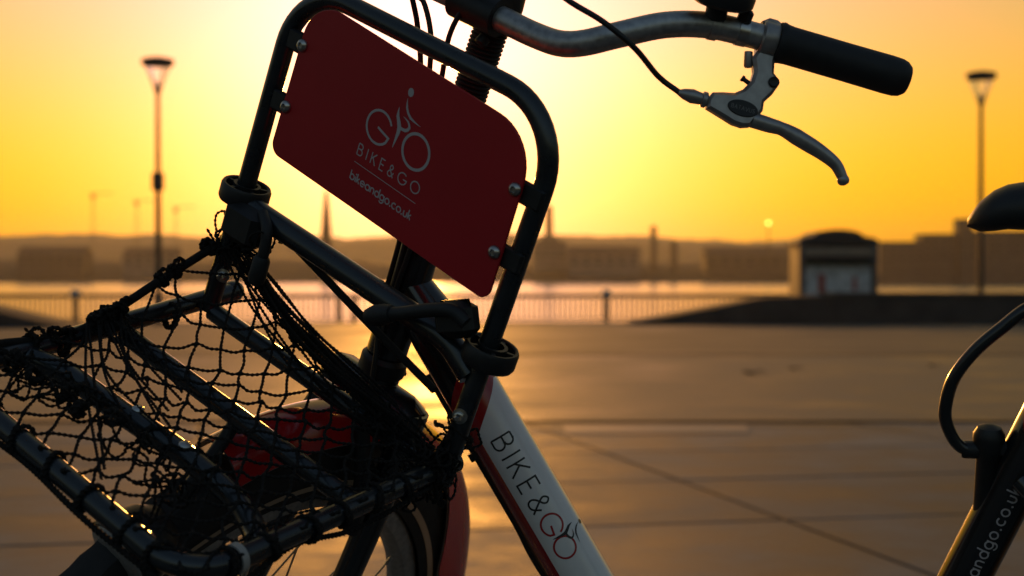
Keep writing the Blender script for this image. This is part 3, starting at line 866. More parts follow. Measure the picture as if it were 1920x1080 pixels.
# ---------------- frame tubes
def tube_map(A0, D, r):
    A0, D = np.array(A0, float), np.array(D, float); D = D / np.linalg.norm(D)
    e1 = np.array([0, 1.0, 0]); e2 = np.cross(D, e1)
    def f(s, phi, lift=0.0):
        a = rad(phi)
        return tuple(A0 + D * s + (r + lift) * (math.cos(a) * e1 + math.sin(a) * e2))
    return f
def paint_tube(name, band, colors):
    """paint driven by distance along the tube (UV y) and angle round it (UV x)."""
    m = bpy.data.materials.new(name); m.use_nodes = True
    nt = m.node_tree; b = nt.nodes['Principled BSDF']
    b.inputs['Roughness'].default_value = 0.2; b.inputs['Coat Weight'].default_value = 0.5; b.inputs['Coat Roughness'].default_value = 0.14
    at = nt.nodes.new('ShaderNodeAttribute'); at.attribute_name = 'paint'
    sx = nt.nodes.new('ShaderNodeSeparateXYZ'); nt.links.new(at.outputs['Vector'], sx.inputs[0])
    def math_(op, a, b2):
        n = nt.nodes.new('ShaderNodeMath'); n.operation = op
        for i, v in enumerate((a, b2)):
            if isinstance(v, (int, float)): n.inputs[i].default_value = v
            else: nt.links.new(v, n.inputs[i])
        return n.outputs[0]
    s, p = sx.outputs[1], sx.outputs[0]
    q = math_('SUBTRACT', s, math_('MULTIPLY', math_('MAXIMUM', p, -85.0), band['skew']))
    cur = None
    def mixc(fac, c0, c1):
        n = nt.nodes.new('ShaderNodeMix'); n.data_type = 'RGBA'
        nt.links.new(fac, n.inputs[0])
        for i, c in ((6, c0), (7, c1)):
            if isinstance(c, tuple): n.inputs[i].default_value = (*c, 1)
            else: nt.links.new(c, n.inputs[i])
        return n.outputs[2]
    cur = colors[0]
    for th, c in zip(band['stops'], colors[1:]):
        cur = mixc(math_('GREATER_THAN', q, th), cur, c)
    if 'under' in band:
        inb = math_('MULTIPLY', math_('GREATER_THAN', p, band['under'][0]), math_('LESS_THAN', p, band['under'][1]))
        inb = math_('MULTIPLY', inb, math_('GREATER_THAN', q, band['stops'][-1]))
        cur = mixc(inb, cur, band['under'][2])
    nz = nt.nodes.new('ShaderNodeTexNoise'); nz.inputs['Scale'].default_value = 60; nz.inputs['Detail'].default_value = 5
    tcn = nt.nodes.new('ShaderNodeTexCoord'); nt.links.new(tcn.outputs['Object'], nz.inputs['Vector'])
    mr = nt.nodes.new('ShaderNodeMapRange'); mr.inputs['To Min'].default_value = .9; mr.inputs['To Max'].default_value = 1.06
    nt.links.new(nz.outputs['Fac'], mr.inputs['Value'])
    mx = nt.nodes.new('ShaderNodeMix'); mx.data_type = 'RGBA'; mx.blend_type = 'MULTIPLY'; mx.inputs[0].default_value = 1
    nt.links.new(cur, mx.inputs[6]); nt.links.new(mr.outputs[0], mx.inputs[7])
    nt.links.new(mx.outputs[2], b.inputs['Base Color'])
    return m
def painted_tube(name, A0, D, r, s0, s1, mat, tail=None, n=48, step=.01):
    """straight tube s0..s1 with a paint attribute (angle, distance), then an optional curved tail."""
    A0, D = np.array(A0, float), np.array(D, float); D = D / np.linalg.norm(D)
    fmap = tube_map(A0, D, r)
    ss = np.linspace(s0, s1, int((s1 - s0) / step) + 1)
    V, F, at = [], [], []
    for s in ss:
        tp = tube_map(A0, D, r * min(1.0, .72 + .28 * (s - s0) / .045))
        for k in range(n):
            phi = -180 + 360 * k / n
            V.append(tp(s, phi)); at.append((phi, s, 0))
    for i in range(len(ss) - 1):
        for k in range(n):
            k2 = (k + 1) % n
            F.append((i * n + k, i * n + k2, (i + 1) * n + k2, (i + 1) * n + k))
    F.append(tuple(range(n - 1, -1, -1)))
    if tail:
        e1 = np.array([0, 1.0, 0])
        P = spline([A0 + D * ss[-1]] + [np.array(p, float) for p in tail], step)[1:]
        base = len(V) - n
        Pp = np.vstack([A0 + D * ss[-2], A0 + D * ss[-1], P])
        T = np.gradient(Pp, axis=0)[2:]
        for i, (p, t_) in enumerate(zip(P, T)):
            t_ = t_ / np.linalg.norm(t_); e2 = np.cross(t_, e1)
            for k in range(n):
                phi = -180 + 360 * k / n; a = rad(phi)
                V.append(tuple(p + r * (math.cos(a) * e1 + math.sin(a) * e2))); at.append((phi, s1 + (i + 1) * step, 0))
            o0 = base + i * n
            for k in range(n):
                k2 = (k + 1) % n
                F.append((o0 + k, o0 + k2, o0 + n + k2, o0 + n + k))
    o = fm(name, (V, F), mat)
    a = o.data.attributes.new('paint', 'FLOAT_VECTOR', 'POINT')
    a.data.foreach_set('vector', np.array(at, float).ravel())
    return o
WHITE, RED, BLK = (0.80, 0.77, 0.74), (0.34, 0.010, 0.012), (0.012, 0.012, 0.013)
MAT['down_paint'] = paint_tube('down_tube_paint', {'skew': .0004, 'stops': (.119, .146, .153, .165), 'under': (13, 60, RED)}, [BLK, RED, BLK, RED, WHITE])
MAT['seat_paint'] = paint_tube('seat_tube_paint', {'skew': -.0004, 'stops': (.128, .139, .143, .160)}, [BLK, RED, BLK, RED, BLK])
DA, DD, DR = (-.100, 0, .257), (-.0685, 0, -.131), .0265
dt = painted_tube('down_tube', DA, DD, DR, .020, .36, MAT['down_paint'], tail=[(-.33, 0, -.155), (-.39, 0, -.215), (-.47, 0, -.252)])
SA0, SDD, SR = (-.5965, 0, -.012), (-.069, 0, .155), .0205
stb = painted_tube('seat_tube', SA0, SDD, SR, -.27, .205, MAT['seat_paint'])
dmap = tube_map(DA, DD, DR); smap = tube_map(SA0, SDD, SR)
# lettering on the down tube: runs down the tube, tops of the letters to the upper side
CAPH = .0196
def dt_map(x, y, lift):
    return dmap(.1795 + x, -7.0 - math.degrees(y / DR), .00015 + lift)
lay, w0 = text_strokes('BIKE&', 0, .0)
gap = (.0775 / CAPH - w0) / 4
for ch, polys in text_strokes('BIKE&', gap, .0)[0]:
    fm('letter', letter_geo(place(polys, 0, 0, CAPH), .00088, dt_map), 'ink', dt, False)
fm('logo_ring', letter_geo([arc(.0935, .0098, .0102, 20, 322, 44) + [(.1023, .0070), (.0938, .0086)]], .00095, dt_map), 'redink', dt, False)
fm('logo_ring', letter_geo([arc(.1173, .0098, .0102, 0, 360, 48)], .00095, dt_map), 'redink', dt, False)
def dt_rider(x, y, lift):
    return dt_map(.1020 + (x - .0012) * .72, .0098 + (y - .4155) * .72, lift + .0001)
rider(dt_rider, 'ink', dt, fm)
# web address on the seat tube, reading upwards
def st_map(x, y, lift):
    return smap(-.0185 + x, 16 - math.degrees(y / SR), .00015 + lift)
SCAP = .0106
lay, w0 = text_strokes('bikeandgo.co.uk', 0, .06)
gap = (.1160 / SCAP - w0) / 14
for ch, polys in text_strokes('bikeandgo.co.uk', gap, .06)[0]:
    fm('letter', letter_geo(place(polys, 0, 0, SCAP), .00066, st_map), 'print', stb, False)

# head tube, headset and spacers (steering axis lies at y = -.08 of the steering frame)
AX = lambda u: np.array([0, -.08, u])
MAT['frame_black'] = principled('frame_black', (0.012, 0.013, 0.015), 0.22, coat=0.5, noise=(40, .2))
st('head_tube', lathe([(.190, .0175), (.192, .0192), (.418, .0192), (.420, .0172)], AX(0), (0, 0, 1), 32), 'frame_black')
st('headset', lathe([(.168, .0175), (.172, .0225), (.186, .0225), (.190, .0190)], AX(0), (0, 0, 1), 32), 'black')
prof = [(.420, .0150)]
u = .421
while u < .512:
    prof += [(u, .0138), (u + .0013, .0158), (u + .0026, .0158), (u + .0036, .0138)]
    u += .0039
st('steerer_bellows', lathe(prof, AX(0), (0, 0, 1), 32), 'rubber')
# stem
stem = st('stem', lathe([(.510, .0150), (.513, .0205), (.535, .0215), (.556, .0200), (.566, .0140), (.569, .004)], AX(0), (0, 0, 1), 28), 'black')
st('stem_clamp', sweep([K(-.024, -.054, .5300), K(.024, -.054, .5300)], .0172, 24), 'black', stem)
st('stem_neck', sweep(spline([K(0, -.08, .535), K(0, -.066, .533), K(0, -.054, .530)], .005), .0158, 20), 'black', stem)
st('bolt', lathe([(0, .0058), (.007, .0058), (.008, .0045)], K(.010, -.0615, .5075), K(-.1, .5, -.75), 14), 'black', stem)
# handlebar, both sides
half = [K(0, -.054, .530), K(.03, -.0535, .5296), K(.06, -.0535, .5295), K(.088, -.051, .5325), K(.108, -.0545, .5405), K(.128, -.0705, .5560), K(.150, -.0965, .5735), K(.174, -.121, .5835), K(.20, -.1435, .5868), K(.225, -.1635, .5880), K(.308, -.2230, .5920)]
mir = [np.array([-p[0], p[1], p[2]]) for p in half[1:]]
hb = st('handlebar', sweep(spline(mir[::-1] + half, .005), .0108, 24), 'alu')
gdir = half[-1] - half[-2]; gdir = gdir / np.linalg.norm(gdir)
def bar_part(name, t0, prof, mat, parent, side=1, n=32):
    """lathe round the straight grip section; t0 metres from its start."""
    o_ = half[-2] + gdir * t0; d_ = gdir.copy()
    if side < 0: o_, d_ = o_ * np.array([-1, 1, 1]), d_ * np.array([-1, 1, 1])
    return st(name, lathe(prof, o_, d_, n), mat, parent)
for s_ in (1, -1):
    bar_part('grip', -.0085, [(0, .0120), (.001, .0163), (.004, .0172), (.007, .0163), (.012, .0158), (.06, .0158), (.098, .0161), (.106, .0158), (.111, .0145), (.1145, .0118), (.1155, .005)], 'rubber', None, s_)
bd0, bdd = K(.1925, -.1372, .5862), K(.026, -.0215, .0030)
st('bar_band', lathe([(0, .0108), (0, .0116), (.0085, .0116), (.0085, .0108)], bd0, bdd, 28, cap=False), 'steel', hb)
# bell above the bar
bell = st('bell', lathe([(-.010, .022), (-.007, .0262), (0, .0268), (.008, .025), (.016, .019), (.022, .010), (.023, .002)], K(.178, -.119, .6125), K(-.05, .12, 1), 28), 'black')
st('bell_foot', sweep([K(.178, -.122, .5905), K(.176, -.119, .606)], .009, 14), 'black', bell)
st('bell_strap', sweep([K(.175, -.1215, .5838), K(.180, -.1260, .5846)], .0117, 20), 'alu', bell)
st('bell_thumb', box(K(.196, -.135, .600), (.012, .007, .012), bev=.002), 'black', bell)

# ---------------- brake lever
ge = np.array([-.085, -.06, .0045]); ge /= np.linalg.norm(ge)              # along the grip
ee = np.array([0, .5, -.87]); ee -= ge * (ge @ ee); ee /= np.linalg.norm(ee)   # from the bar down to the lever
LP = K(.215, -.157, .587)
en = np.cross(ge, ee)
body = [(-.0080, -.0060), (-.0115, -.0130), (-.0060, -.0172), (.0010, -.0172), (.0054, -.0150), (.0071, .0008), (.0066, .0169), (.0084, .0262), (.0128, .0296), (.0147, .0350), (.0112, .0442), (.0064, .0517), (.0072, .0590), (.0004, .0742), (-.0060, .0765), (-.0140, .0762), (-.0263, .0726), (-.0379, .0693), (-.0392, .0625), (-.0365, .0556), (-.0280, .0530), (-.0190, .0511), (-.0128, .0462), (-.0082, .0380), (-.0078, .0300), (-.0100, .0240), (-.0120, .0190), (-.0085, .0082)]
lev = st('brake_lever', slab(body, LP, ge, ee, .0125, .0028), 'lever')
lev['label'] = 'silver brake lever with black oval badge below the grip'
st('lever_clamp', lathe([(-.0075, .0108), (-.0075, .0140), (-.006, .0152), (.005, .0152), (.0066, .0140), (.0066, .0108)], LP - ge * .002, ge, 28, cap=False), 'lever', lev)
st('clamp_screw', lathe([(0, .0035), (.012, .0035), (.013, .0028)], LP - ge * .0155 + ee * .014, ee * 1.0 + ge * .2, 12), 'lever', lev)
# blade as a swept oval
bl = [(.0010, .0676), (.0155, .0680), (.0286, .0684), (.0472, .0732), (.0643, .0784), (.0770, .0842), (.0845, .0922), (.0866, .0955)]
bw = [.0066, .0064, .0056, .0068, .0066, .0058, .0050, .0042]
P = spline([LP + ge * a + ee * c for a, c in bl], .002)
W = np.interp(np.linspace(0, 1, len(P)), np.linspace(0, 1, len(bw)), bw)
bld = st('lever_blade', sweep(P, W, 20, scale2=1.0, up=ee), 'lever', lev)
st('blade_tip', lathe([(-.004, .0040), (-.002, .0049), (.001, .0050), (.003, .0037), (.0040, .001)], P[-1], P[-1] - P[-3], 16), 'lever', lev)
nf = en if (M_STEER.to_3x3() @ Vector(en)).y < 0 else -en     # side of the lever turned to the footpath
nf = np.array(nf)
st('pivot', lathe([(0, .0046), (.0015, .0046), (.0022, .0036), (.0016, .0020)], LP + ge * .0095 + ee * .0345 + nf * .0062, nf, 18), 'black', lev)
bo = LP - ge * .0098 + ee * .0623 + nf * .0066
bax, bay = ge * 1.0 + ee * .0, ee
ov = [(.0128 * math.cos(a), .0066 * math.sin(a)) for a in np.linspace(0, 2 * math.pi, 36, endpoint=False)]
badge = st('badge', slab(ov, bo, bax, bay, .0016, .0005), 'black', lev)
lay, w0 = text_strokes('BATAVUS', .28, .0)
MAT['badge_ink'] = principled('badge_lettering', (.16, .15, .145), .5)
def bd_map(x, y, lift):
    return tuple(bo + nf * (.0009 + lift) + bax * (-.0098 + x) - bay * (-.0018 + y - .0 * x))
for ch, polys in lay:
    st('letter', letter_geo(place(polys, 0, 0, .0196 / w0), .00022, bd_map), 'badge_ink', badge, False)
adj = LP - ge * .0385 + ee * .0625
st('adjuster', lathe([(0, .0052), (.001, .0066), (.0042, .0066), (.005, .0050), (.007, .0052), (.013, .0060), (.020, .0044), (.0245, .0024)], adj, -ge, 14), 'lever', lev)
st('reach_screw', lathe([(0, .0019), (.0075, .0019), (.0078, .0026), (.0100, .0026)], LP - ge * .0065 + ee * .0400, -ge * .9 + -ee * .35, 10), 'black', lev)

# ---------------- cables
def cable(pts, r=.0025, name='cable'):
    return st(name, sweep(spline(pts, .006), r, 10), 'black')
e0 = adj - ge * .0235
cable([e0, e0 - ge * .02 + ee * -.008, K(.155, -.053, .5546), K(.130, -.0349, .5665), K(.098, -.021, .5735), K(.06, -.004, .590), K(.02, .006, .600), K(-.02, .01, .585), K(-.045, -.005, .545), K(-.038, -.028, .500), K(-.026, -.036, .462), K(-.016, -.045, .40), K(-.008, -.055, .32), K(-.004, -.056, .24), K(.012, -.050, .19), K(.030, -.04, .12)], .0024)
cable([K(-.20, -.145, .600), K(-.16, -.09, .605), K(-.10, -.02, .585), K(-.058, -.03, .525), K(-.047, -.038, .518), K(-.030, -.040, .494), K(-.019, -.040, .462), K(-.010, -.050, .40), K(-.002, -.056, .32), K(.002, -.057, .25), K(-.01, -.075, .20), K(0, -.12, .17)], .0024)
cable([K(.05, -.03, .575), K(.02, -.028, .560), K(-.002, -.040, .536), K(-.0108, -.040, .5037), K(-.006, -.040, .468), K(0, -.050, .40), K(.006, -.056, .32), K(.006, -.057, .25), K(.010, -.085, .20), K(.0, -.12, .16)], .0024)
# gear and brake hoses under the down tube
for off in (0, .0062):
    pts = [np.array(dmap(s, 96 + off * 800, .0045 + off)) for s in (.10, .18, .26, .34)] + [np.array((-.36, -.0, -.23 - off)), np.array((-.45, 0, -.285 - off))]
    fm('cable', sweep(spline(pts, .01), .0026, 8), 'black')
for s in (.188, .325):
    fm('cable_guide', lathe([(-.004, .0086), (.004, .0086)], np.array(dmap(s, 98, .006)), DD, 12), 'black')

# ---------------- front wheel, fork and fender
AXL = np.array([0, .015, -.223])
def ring_path(r, n=96, a0=0, a1=360, off=0.0, c=AXL):
    return np.array([c + np.array([off, r * math.sin(rad(a)), r * math.cos(rad(a))]) for a in np.linspace(a0, a1, n, endpoint=(a1 - a0) < 360)])
def wheel(adder, c, name):
    rng_ = lambda r, off=0, n=96: np.array([c + off * X_ + r * (math.sin(2 * math.pi * k / n) * Y_ + math.cos(2 * math.pi * k / n) * Z_) for k in range(n)])
    if adder is st: X_, Y_, Z_ = np.array([1., 0, 0]), np.array([0, 1., 0]), np.array([0, 0, 1.])
    else: X_, Y_, Z_ = np.array([0, 1., 0]), np.array([1., 0, 0]), np.array([0, 0, 1.])
    # tyre by profile, with raised tread blocks
    prof = [(-.019, .283), (-.0225, .300), (-.0240, .315), (-.0215, .330), (-.0140, .3405), (0, .3445), (.0140, .3405), (.0215, .330), (.0240, .315), (.0225, .300), (.019, .283)]
    n = 180; V, F = [], []
    for k in range(n):
        a = 2 * math.pi * k / n
        rd = math.sin(a) * Y_ + math.cos(a) * Z_
        for i, (o_, r_) in enumerate(prof):
            bump_ = .0016 if (i in (3, 4, 6, 7) and (k + (i > 5)) % 2 == 0) else 0
            V.append(tuple(c + X_ * o_ + rd * (r_ + bump_)))
    m_ = len(prof)
    for k in range(n):
        for i in range(m_ - 1):
            F.append((k * m_ + i, ((k + 1) % n) * m_ + i, ((k + 1) % n) * m_ + i + 1, k * m_ + i + 1))
    wh = adder(name, (V, F), 'tyre')
    for o_ in (-1, 1):
        V, F = [], []
        for k in range(n):
            a = 2 * math.pi * k / n; rd = math.sin(a) * Y_ + math.cos(a) * Z_
            V += [tuple(c + X_ * o_ * .0222 + rd * .2935), tuple(c + X_ * o_ * .0236 + rd * .3005)]
        for k in range(n):
            k2 = (k + 1) % n; F.append((2 * k, 2 * k2, 2 * k2 + 1, 2 * k + 1))
        adder('reflective_stripe', (V, F), 'tan', wh)
    V, F = [], []
    pr = [(-.0135, .284), (-.0150, .281), (-.0140, .266), (-.006, .260), (.006, .260), (.0140, .266), (.0150, .281), (.0135, .284)]
    for k in range(n):
        a = 2 * math.pi * k / n; rd = math.sin(a) * Y_ + math.cos(a) * Z_
        V += [tuple(c + X_ * o_ + rd * r_) for o_, r_ in pr]
    for k in range(n):
        for i in range(7):
            F.append((k * 8 + i, ((k + 1) % n) * 8 + i, ((k + 1) % n) * 8 + i + 1, k * 8 + i + 1))
    adder('rim', (V, F), 'alu', wh)
    adder('hub', lathe([(-.055, .007), (-.045, .007), (-.044, .045), (-.040, .045), (-.036, .034), (.036, .034), (.040, .045), (.044, .045), (.045, .007), (.055, .007)], c, X_, 24), 'alu', wh)
    for k in range(32):
        a = 2 * math.pi * k / 32
        sd = -1 if k % 2 else 1
        ah = a + (.75 if (k // 2) % 2 else -.75)
        p0 = c + X_ * sd * .040 + .041 * (math.sin(ah) * Y_ + math.cos(ah) * Z_)
        p1 = c + X_ * sd * .004 + .262 * (math.sin(a) * Y_ + math.cos(a) * Z_)
        adder('spoke', sweep([p0, p1 - (p1 - p0) * .06, p1 - (p1 - p0) * .055, p1], [.0011, .0011, .0021, .0021], 6), 'steel', wh)
    return wh
wheel(st, AXL, 'front_wheel')
def fender(adder, c, a0, a1, name, flap=0.0):
    if adder is st: X_, Y_, Z_ = np.array([1., 0, 0]), np.array([0, 1., 0]), np.array([0, 0, 1.])
    else: X_, Y_, Z_ = np.array([0, 1., 0]), np.array([1., 0, 0]), np.array([0, 0, 1.])
    xs = np.linspace(-1, 1, 15)
    aa = np.arange(a0, a1 + .1, 2.0)
    def sheet_(dr):
        V, F = [], []
        for a in aa:
            rd = math.sin(rad(a)) * Y_ + math.cos(rad(a)) * Z_
            end = min(1, (a1 - a) / 4)
            for x in xs:
                V.append(tuple(c + X_ * x * (1.0 if dr == 0 else .955) * (.0315 + flap * max(0, (-70 - a) / 40)) + rd * (.3735 - (.027 + .044 * min(1, max(0, (-40 - a) / 25))) * abs(x) ** (2.6 + 2.0 * min(1, max(0, (-40 - a) / 25))) + dr + flap * max(0, (-75 - a) / 40) ** 2)))
        m_ = len(xs)
        for i in range(len(aa) - 1):
            for k in range(m_ - 1):
                F.append((i * m_ + k, i * m_ + k + 1, (i + 1) * m_ + k + 1, (i + 1) * m_ + k))
        return V, F
    f = adder(name, sheet_(0), 'fender')
    adder('underside', sheet_(-.0022), 'fender_in', f)
    return f
fender(st, AXL, -118, 17, 'front_fender', flap=.012)
fk = st('fork', sweep(spline([AX(.17), AX(.158)], .004), .0200, 24), 'frame_black')
st('fork_crown', box(np.array([0, -.078, .152]), (.118, .036, .026), bev=.009), 'frame_black', fk)
for l in (-.049, .049):
    P = spline([K(l, -.080, .155), K(l, -.074, .06), K(l, -.055, -.06), K(l * 1.04, -.022, -.16), K(l * 1.06, .015, -.223)], .01)
    st('fork_blade', sweep(P, np.linspace(.0155, .0105, len(P)), 20), 'frame_black', fk)
    st('brake_arm', sweep(spline([K(l, -.045, .03), K(l * .95, -.04, .085), K(l * .6, -.035, .135)], .01), .0085, 12), 'black', fk)
    st('brake_pad', box(K(l * .55, -.055, .045), (.012, .05, .012), bev=.003), 'rubber', fk)
st('brake_bridge', sweep([K(-.03, -.035, .135), K(.035, -.035, .135)], .006, 10), 'black', fk)
# headlight under the front of the tray
hd = K(0, .88, -.47)
hl = st('headlight', lathe([(-.040, .004), (-.036, .018), (-.022, .029), (-.004, .034), (.010, .0355), (.012, .034)], K(.004, .190, .054), hd, 28), 'black')
st('headlight_lens', lathe([(.0105, .0335), (.014, .031), (.017, .020), (.018, .004)], K(.004, .190, .054), hd, 28), 'lens', hl)
st('headlight_bracket', sweep(spline([K(.004, .160, .075), K(.004, .125, .125), K(.004, .106, .158)], .008), .006, 10), 'black', hl)

# ---------------- rest of the frame, behind and below the view
BB = np.array([-.482, 0, -.262])
cr = fm('crankset', lathe([(-.055, .020), (.055, .020)], BB, (0, 1, 0), 24), 'alu')
fm('chainring', lathe([(-.002, .078), (.002, .078)], BB + np.array([0, -.050, 0]), (0, 1, 0), 40), 'steel', cr)
for sgn in (1, -1):
    e_ = BB + np.array([.13 * sgn, .062 * sgn, -.10 * sgn])
    fm('crank_arm', sweep([BB + np.array([0, .058 * sgn, 0]), e_], [.012, .009], 12), 'alu', cr)
    fm('pedal', box(e_ + np.array([0, .05 * sgn, 0]), (.09, .085, .02), bev=.004), 'rubber', cr)
RA = np.array([-.945, 0, -.1846])
wheel(fm, RA, 'rear_wheel')
fender(fm, RA, -125, 40, 'rear_fender')
for y in (-.058, .058):
    fm('chain_stay', sweep(spline([BB + np.array([0, y * .6, 0]), RA + np.array([.12, y, -.01]), RA + np.array([0, y, 0])], .02), .0100, 14), 'frame_black')
    fm('seat_stay', sweep(spline([np.array([-.640, y * .4, .085]), np.array([-.72, y, .01]), RA + np.array([0, y, 0])], .02), .0085, 14), 'frame_black')
fm('seat_post', sweep([np.array(SA0) + np.array(SDD) / .1697 * .20, np.array(SA0) + np.array(SDD) / .1697 * .315], .0136, 20), 'alu')
sad = []
NS, NR = 28, 24
V, F = [], []
for i in range(NS):
    t_ = i / (NS - 1)
    x = -.600 - .275 * t_
    w = np.interp(t_, [0, .03, .08, .2, .45, .65, .85, .96, 1], [.004, .017, .022, .026, .036, .066, .083, .070, .02])
    h = np.interp(t_, [0, .03, .08, .2, .5, .85, .97, 1], [.004, .013, .019, .023, .026, .030, .022, .006])
    zc = .296 + np.interp(t_, [0, .1, .35, .6, 1], [-.004, .006, .008, .006, .022])
    for k in range(NR):
        a = 2 * math.pi * k / NR
        sa2 = math.sin(a)
        V.append((x, w * math.copysign(abs(math.cos(a)) ** .8, math.cos(a)), zc + h * (sa2 if sa2 > 0 else .72 * sa2)))
for i in range(NS - 1):
    for k in range(NR):
        k2 = (k + 1) % NR
        F.append((i * NR + k, i * NR + k2, (i + 1) * NR + k2, (i + 1) * NR + k))
F += [tuple(range(NR - 1, -1, -1)), tuple((NS - 1) * NR + k for k in range(NR))]
fm('saddle', (V, F), 'saddle')
# side stand: from behind the bottom bracket to the ground on the left
Mi = M_FRAME.inverted()
gp = Mi @ Vector((M_FRAME @ Vector((-.60, .26, -.5))).to_3d())
wp = M_FRAME @ Vector((-.62, .24, -.45)); wp.z = gz(wp.y) + .010
ft = np.array(Mi @ wp)
fm('side_stand', sweep(spline([BB + np.array([-.10, .035, .0]), BB + np.array([-.11, .06, -.03]), ft], .02), .009, 12), 'frame_black')

# ---------------- cable lock in its holder on the seat tube
lock = empty('cable_lock', M_FRAME @ Vector((-.60, 0, .06)))
def lk(name, geo, mat, smooth=True): return mesh(name, geo, MAT[mat], lock, M_FRAME, smooth)
def fp(a, w, n=0.0): return np.array([a, n, w])
lk('lock_body', lathe([(-.062, .0080), (-.060, .0092), (-.012, .0092), (-.010, .0105), (.004, .0128), (.009, .0126), (.0145, .0095), (.017, .003)], fp(-.6155, .108, .004), (-.06, 0, 1), 24), 'black')
lpath = spline([fp(-.612, .104, .006), fp(-.600, .1035, .008), fp(-.590, .111, .010), fp(-.5825, .130, .012), fp(-.5835, .148, .014), fp(-.590, .168, .014), fp(-.605, .189, .012), fp(-.625, .207, .008), fp(-.652, .226, .0), fp(-.70, .235, -.03), fp(-.74, .205, -.05), fp(-.72, .15, -.05), fp(-.68, .12, -.03)], .003)
MAT['lock_cable'] = principled('lock_cable', (.013, .013, .014), .32, coat=.3)
lk('lock_cable', sweep(lpath, .0053, 16), 'lock_cable')
lk('ferrule', lathe([(0, .0075), (.012, .0075), (.014, .0066)], fp(-.6085, .1035, .006), (1, 0, -.02), 16), 'black')
lk('holder', box(fp(-.630, .104, .002), (.022, .016, .012), bev=.003), 'black')
tag(lock, 'black braided cable lock held at the seat tube in a loop', 'lock')

# ---------------- elastic cargo net over the carrier tray
net = empty('cargo_net', M_STEER @ Vector(K(0, .14, .18)))
tag(net, 'black knotted elastic cargo net stretched over the carrier tray', 'net')
def nt_(name, geo, mat='cord', kind=None):
    o = mesh(name, geo, MAT[mat], net, M_STEER)
    if kind: o['kind'] = kind
    return o
def rope(pts, r=.0015, step=.0011, n=6):
    """two-ply cord: an oval section that turns along the cord."""
    return sweep(spline(pts, step), r * 1.25, n, scale2=.60, twist=2 * math.pi / .0086)
R2 = np.random.default_rng(11)
def far_edge(y):      # thick elastic on the far side: from the clamp down to the tray front
    return K(-.160 + .006 * math.sin(9 * y), y, np.interp(y, [-.006, .068, .121, .156, .192, .24, .29], [.2413, .2078, .1812, .1670, .165, .164, .160]))
edge = [far_edge(y) for y in (-.006, .03, .068, .10, .121, .156, .19)] + [K(-.158, .235, .165), K(-.145, .275, .158)]
nt_('edge_elastic', sweep(spline(edge, .004), .0040, 12))
back_pts = lambda s: K(-.148 + .300 * s, .004 + .012 * math.sin(math.pi * s), .243 - .072 * s - .006 * math.sin(math.pi * s))
NL, NF = 21, 18
att_far = [-.004, .006, .02, .045, .066, .074, .108, .116, .124, .132, .142, .168, .200, .232, .262, .284]
def net_point(s, t):
    """s: far (0) to kerb side (1); t: hoop (0) to front (1)."""
    y_far = np.interp(t * (len(att_far) - 1), range(len(att_far)), att_far)
    pf = far_edge(y_far)
    pn = K(.158, .000 + .285 * t, tz(.285 * t) + .010)
    w = s ** .85
    p = pf * (1 - w) + pn * w
    y = .002 + .286 * t
    p[1] = (1 - (1 - s) ** 2.2) * y + (1 - s) ** 2.2 * y_far
    if t < .18:
        b_ = back_pts(s); k = (1 - t / .18) ** 1.0
        p = p * (1 - k) + b_ * k
    p[2] -= .030 * math.sin(math.pi * s) * math.sin(math.pi * min(1, t * 1.0)) * (1 - .3 * s)
    if .02 < s < .98 and t > .05:
        p[2] = max(p[2], tz(p[1]) + .0095)
    return p
nodes = {}
for i in range(NL + 1):
    for j in range(NF + 1):
        s, t = i / NL, j / NF
        jit = .0014 if 0 < i < NL and 0 < j < NF else .0012
        nodes[i, j] = net_point(s, t) + R2.normal(size=3) * jit * np.array([1, 1, .5])
geos = []
starts = [(i, 0, d) for i in range(0, NL + 1) for d in (-1, 1) if i % 2 == 0] + [(0, j, 1) for j in range(2, NF, 2)] + [(NL, j, -1) for j in range(1, NF) if (NL + j) % 2 == 0]
for i, j, d in starts:
    chain = []
    while 0 <= i <= NL and j <= NF:
        chain.append(nodes[i, j]); i += d; j += 1
    if len(chain) < 2: continue
    P = [chain[0]]
    for a, b_ in zip(chain[:-1], chain[1:]):
        P.append((a + b_) / 2 + np.array([0, 0, -.0022]) + R2.normal(size=3) * .0011)
        P.append(b_)
    geos.append(rope(P, .00130))
nt_('mesh_cords', join(*geos), kind='stuff')
# knots where the cords cross
geos = []
for (i, j), p in nodes.items():
    if (i + j) % 2 or i in (0, NL): continue
    d = R2.normal(size=3); d /= np.linalg.norm(d)
    geos.append(lathe([(-.0023, .0007), (-.0014, .0018), (0, .0022), (.0014, .0018), (.0023, .0007)], p, d, 7))
nt_('knots', join(*geos), kind='stuff')
# gathered cords along the hoop foot
geos = []
for k in range(24):
    ph = R2.uniform(0, 6.28); am = R2.uniform(.003, .010)
    off = R2.normal(size=3) * np.array([.003, .009, .0075])
    s0, s1 = (0.0, R2.uniform(.7, 1.02)) if k % 3 else (R2.uniform(0, .25), 1.03)
    P = []
    for s in np.linspace(s0, s1, 9):
        sp_ = .25 + 1.0 * math.sin(math.pi * min(1, max(0, s)))
        P.append(back_pts(s) + off * sp_ + np.array([0, am * .7 * math.cos(ph + 7 * s), am * .5 * math.sin(ph + 6 * s)]))
    geos.append(rope(P, .00130))
nt_('gathered_cords', join(*geos), kind='stuff')
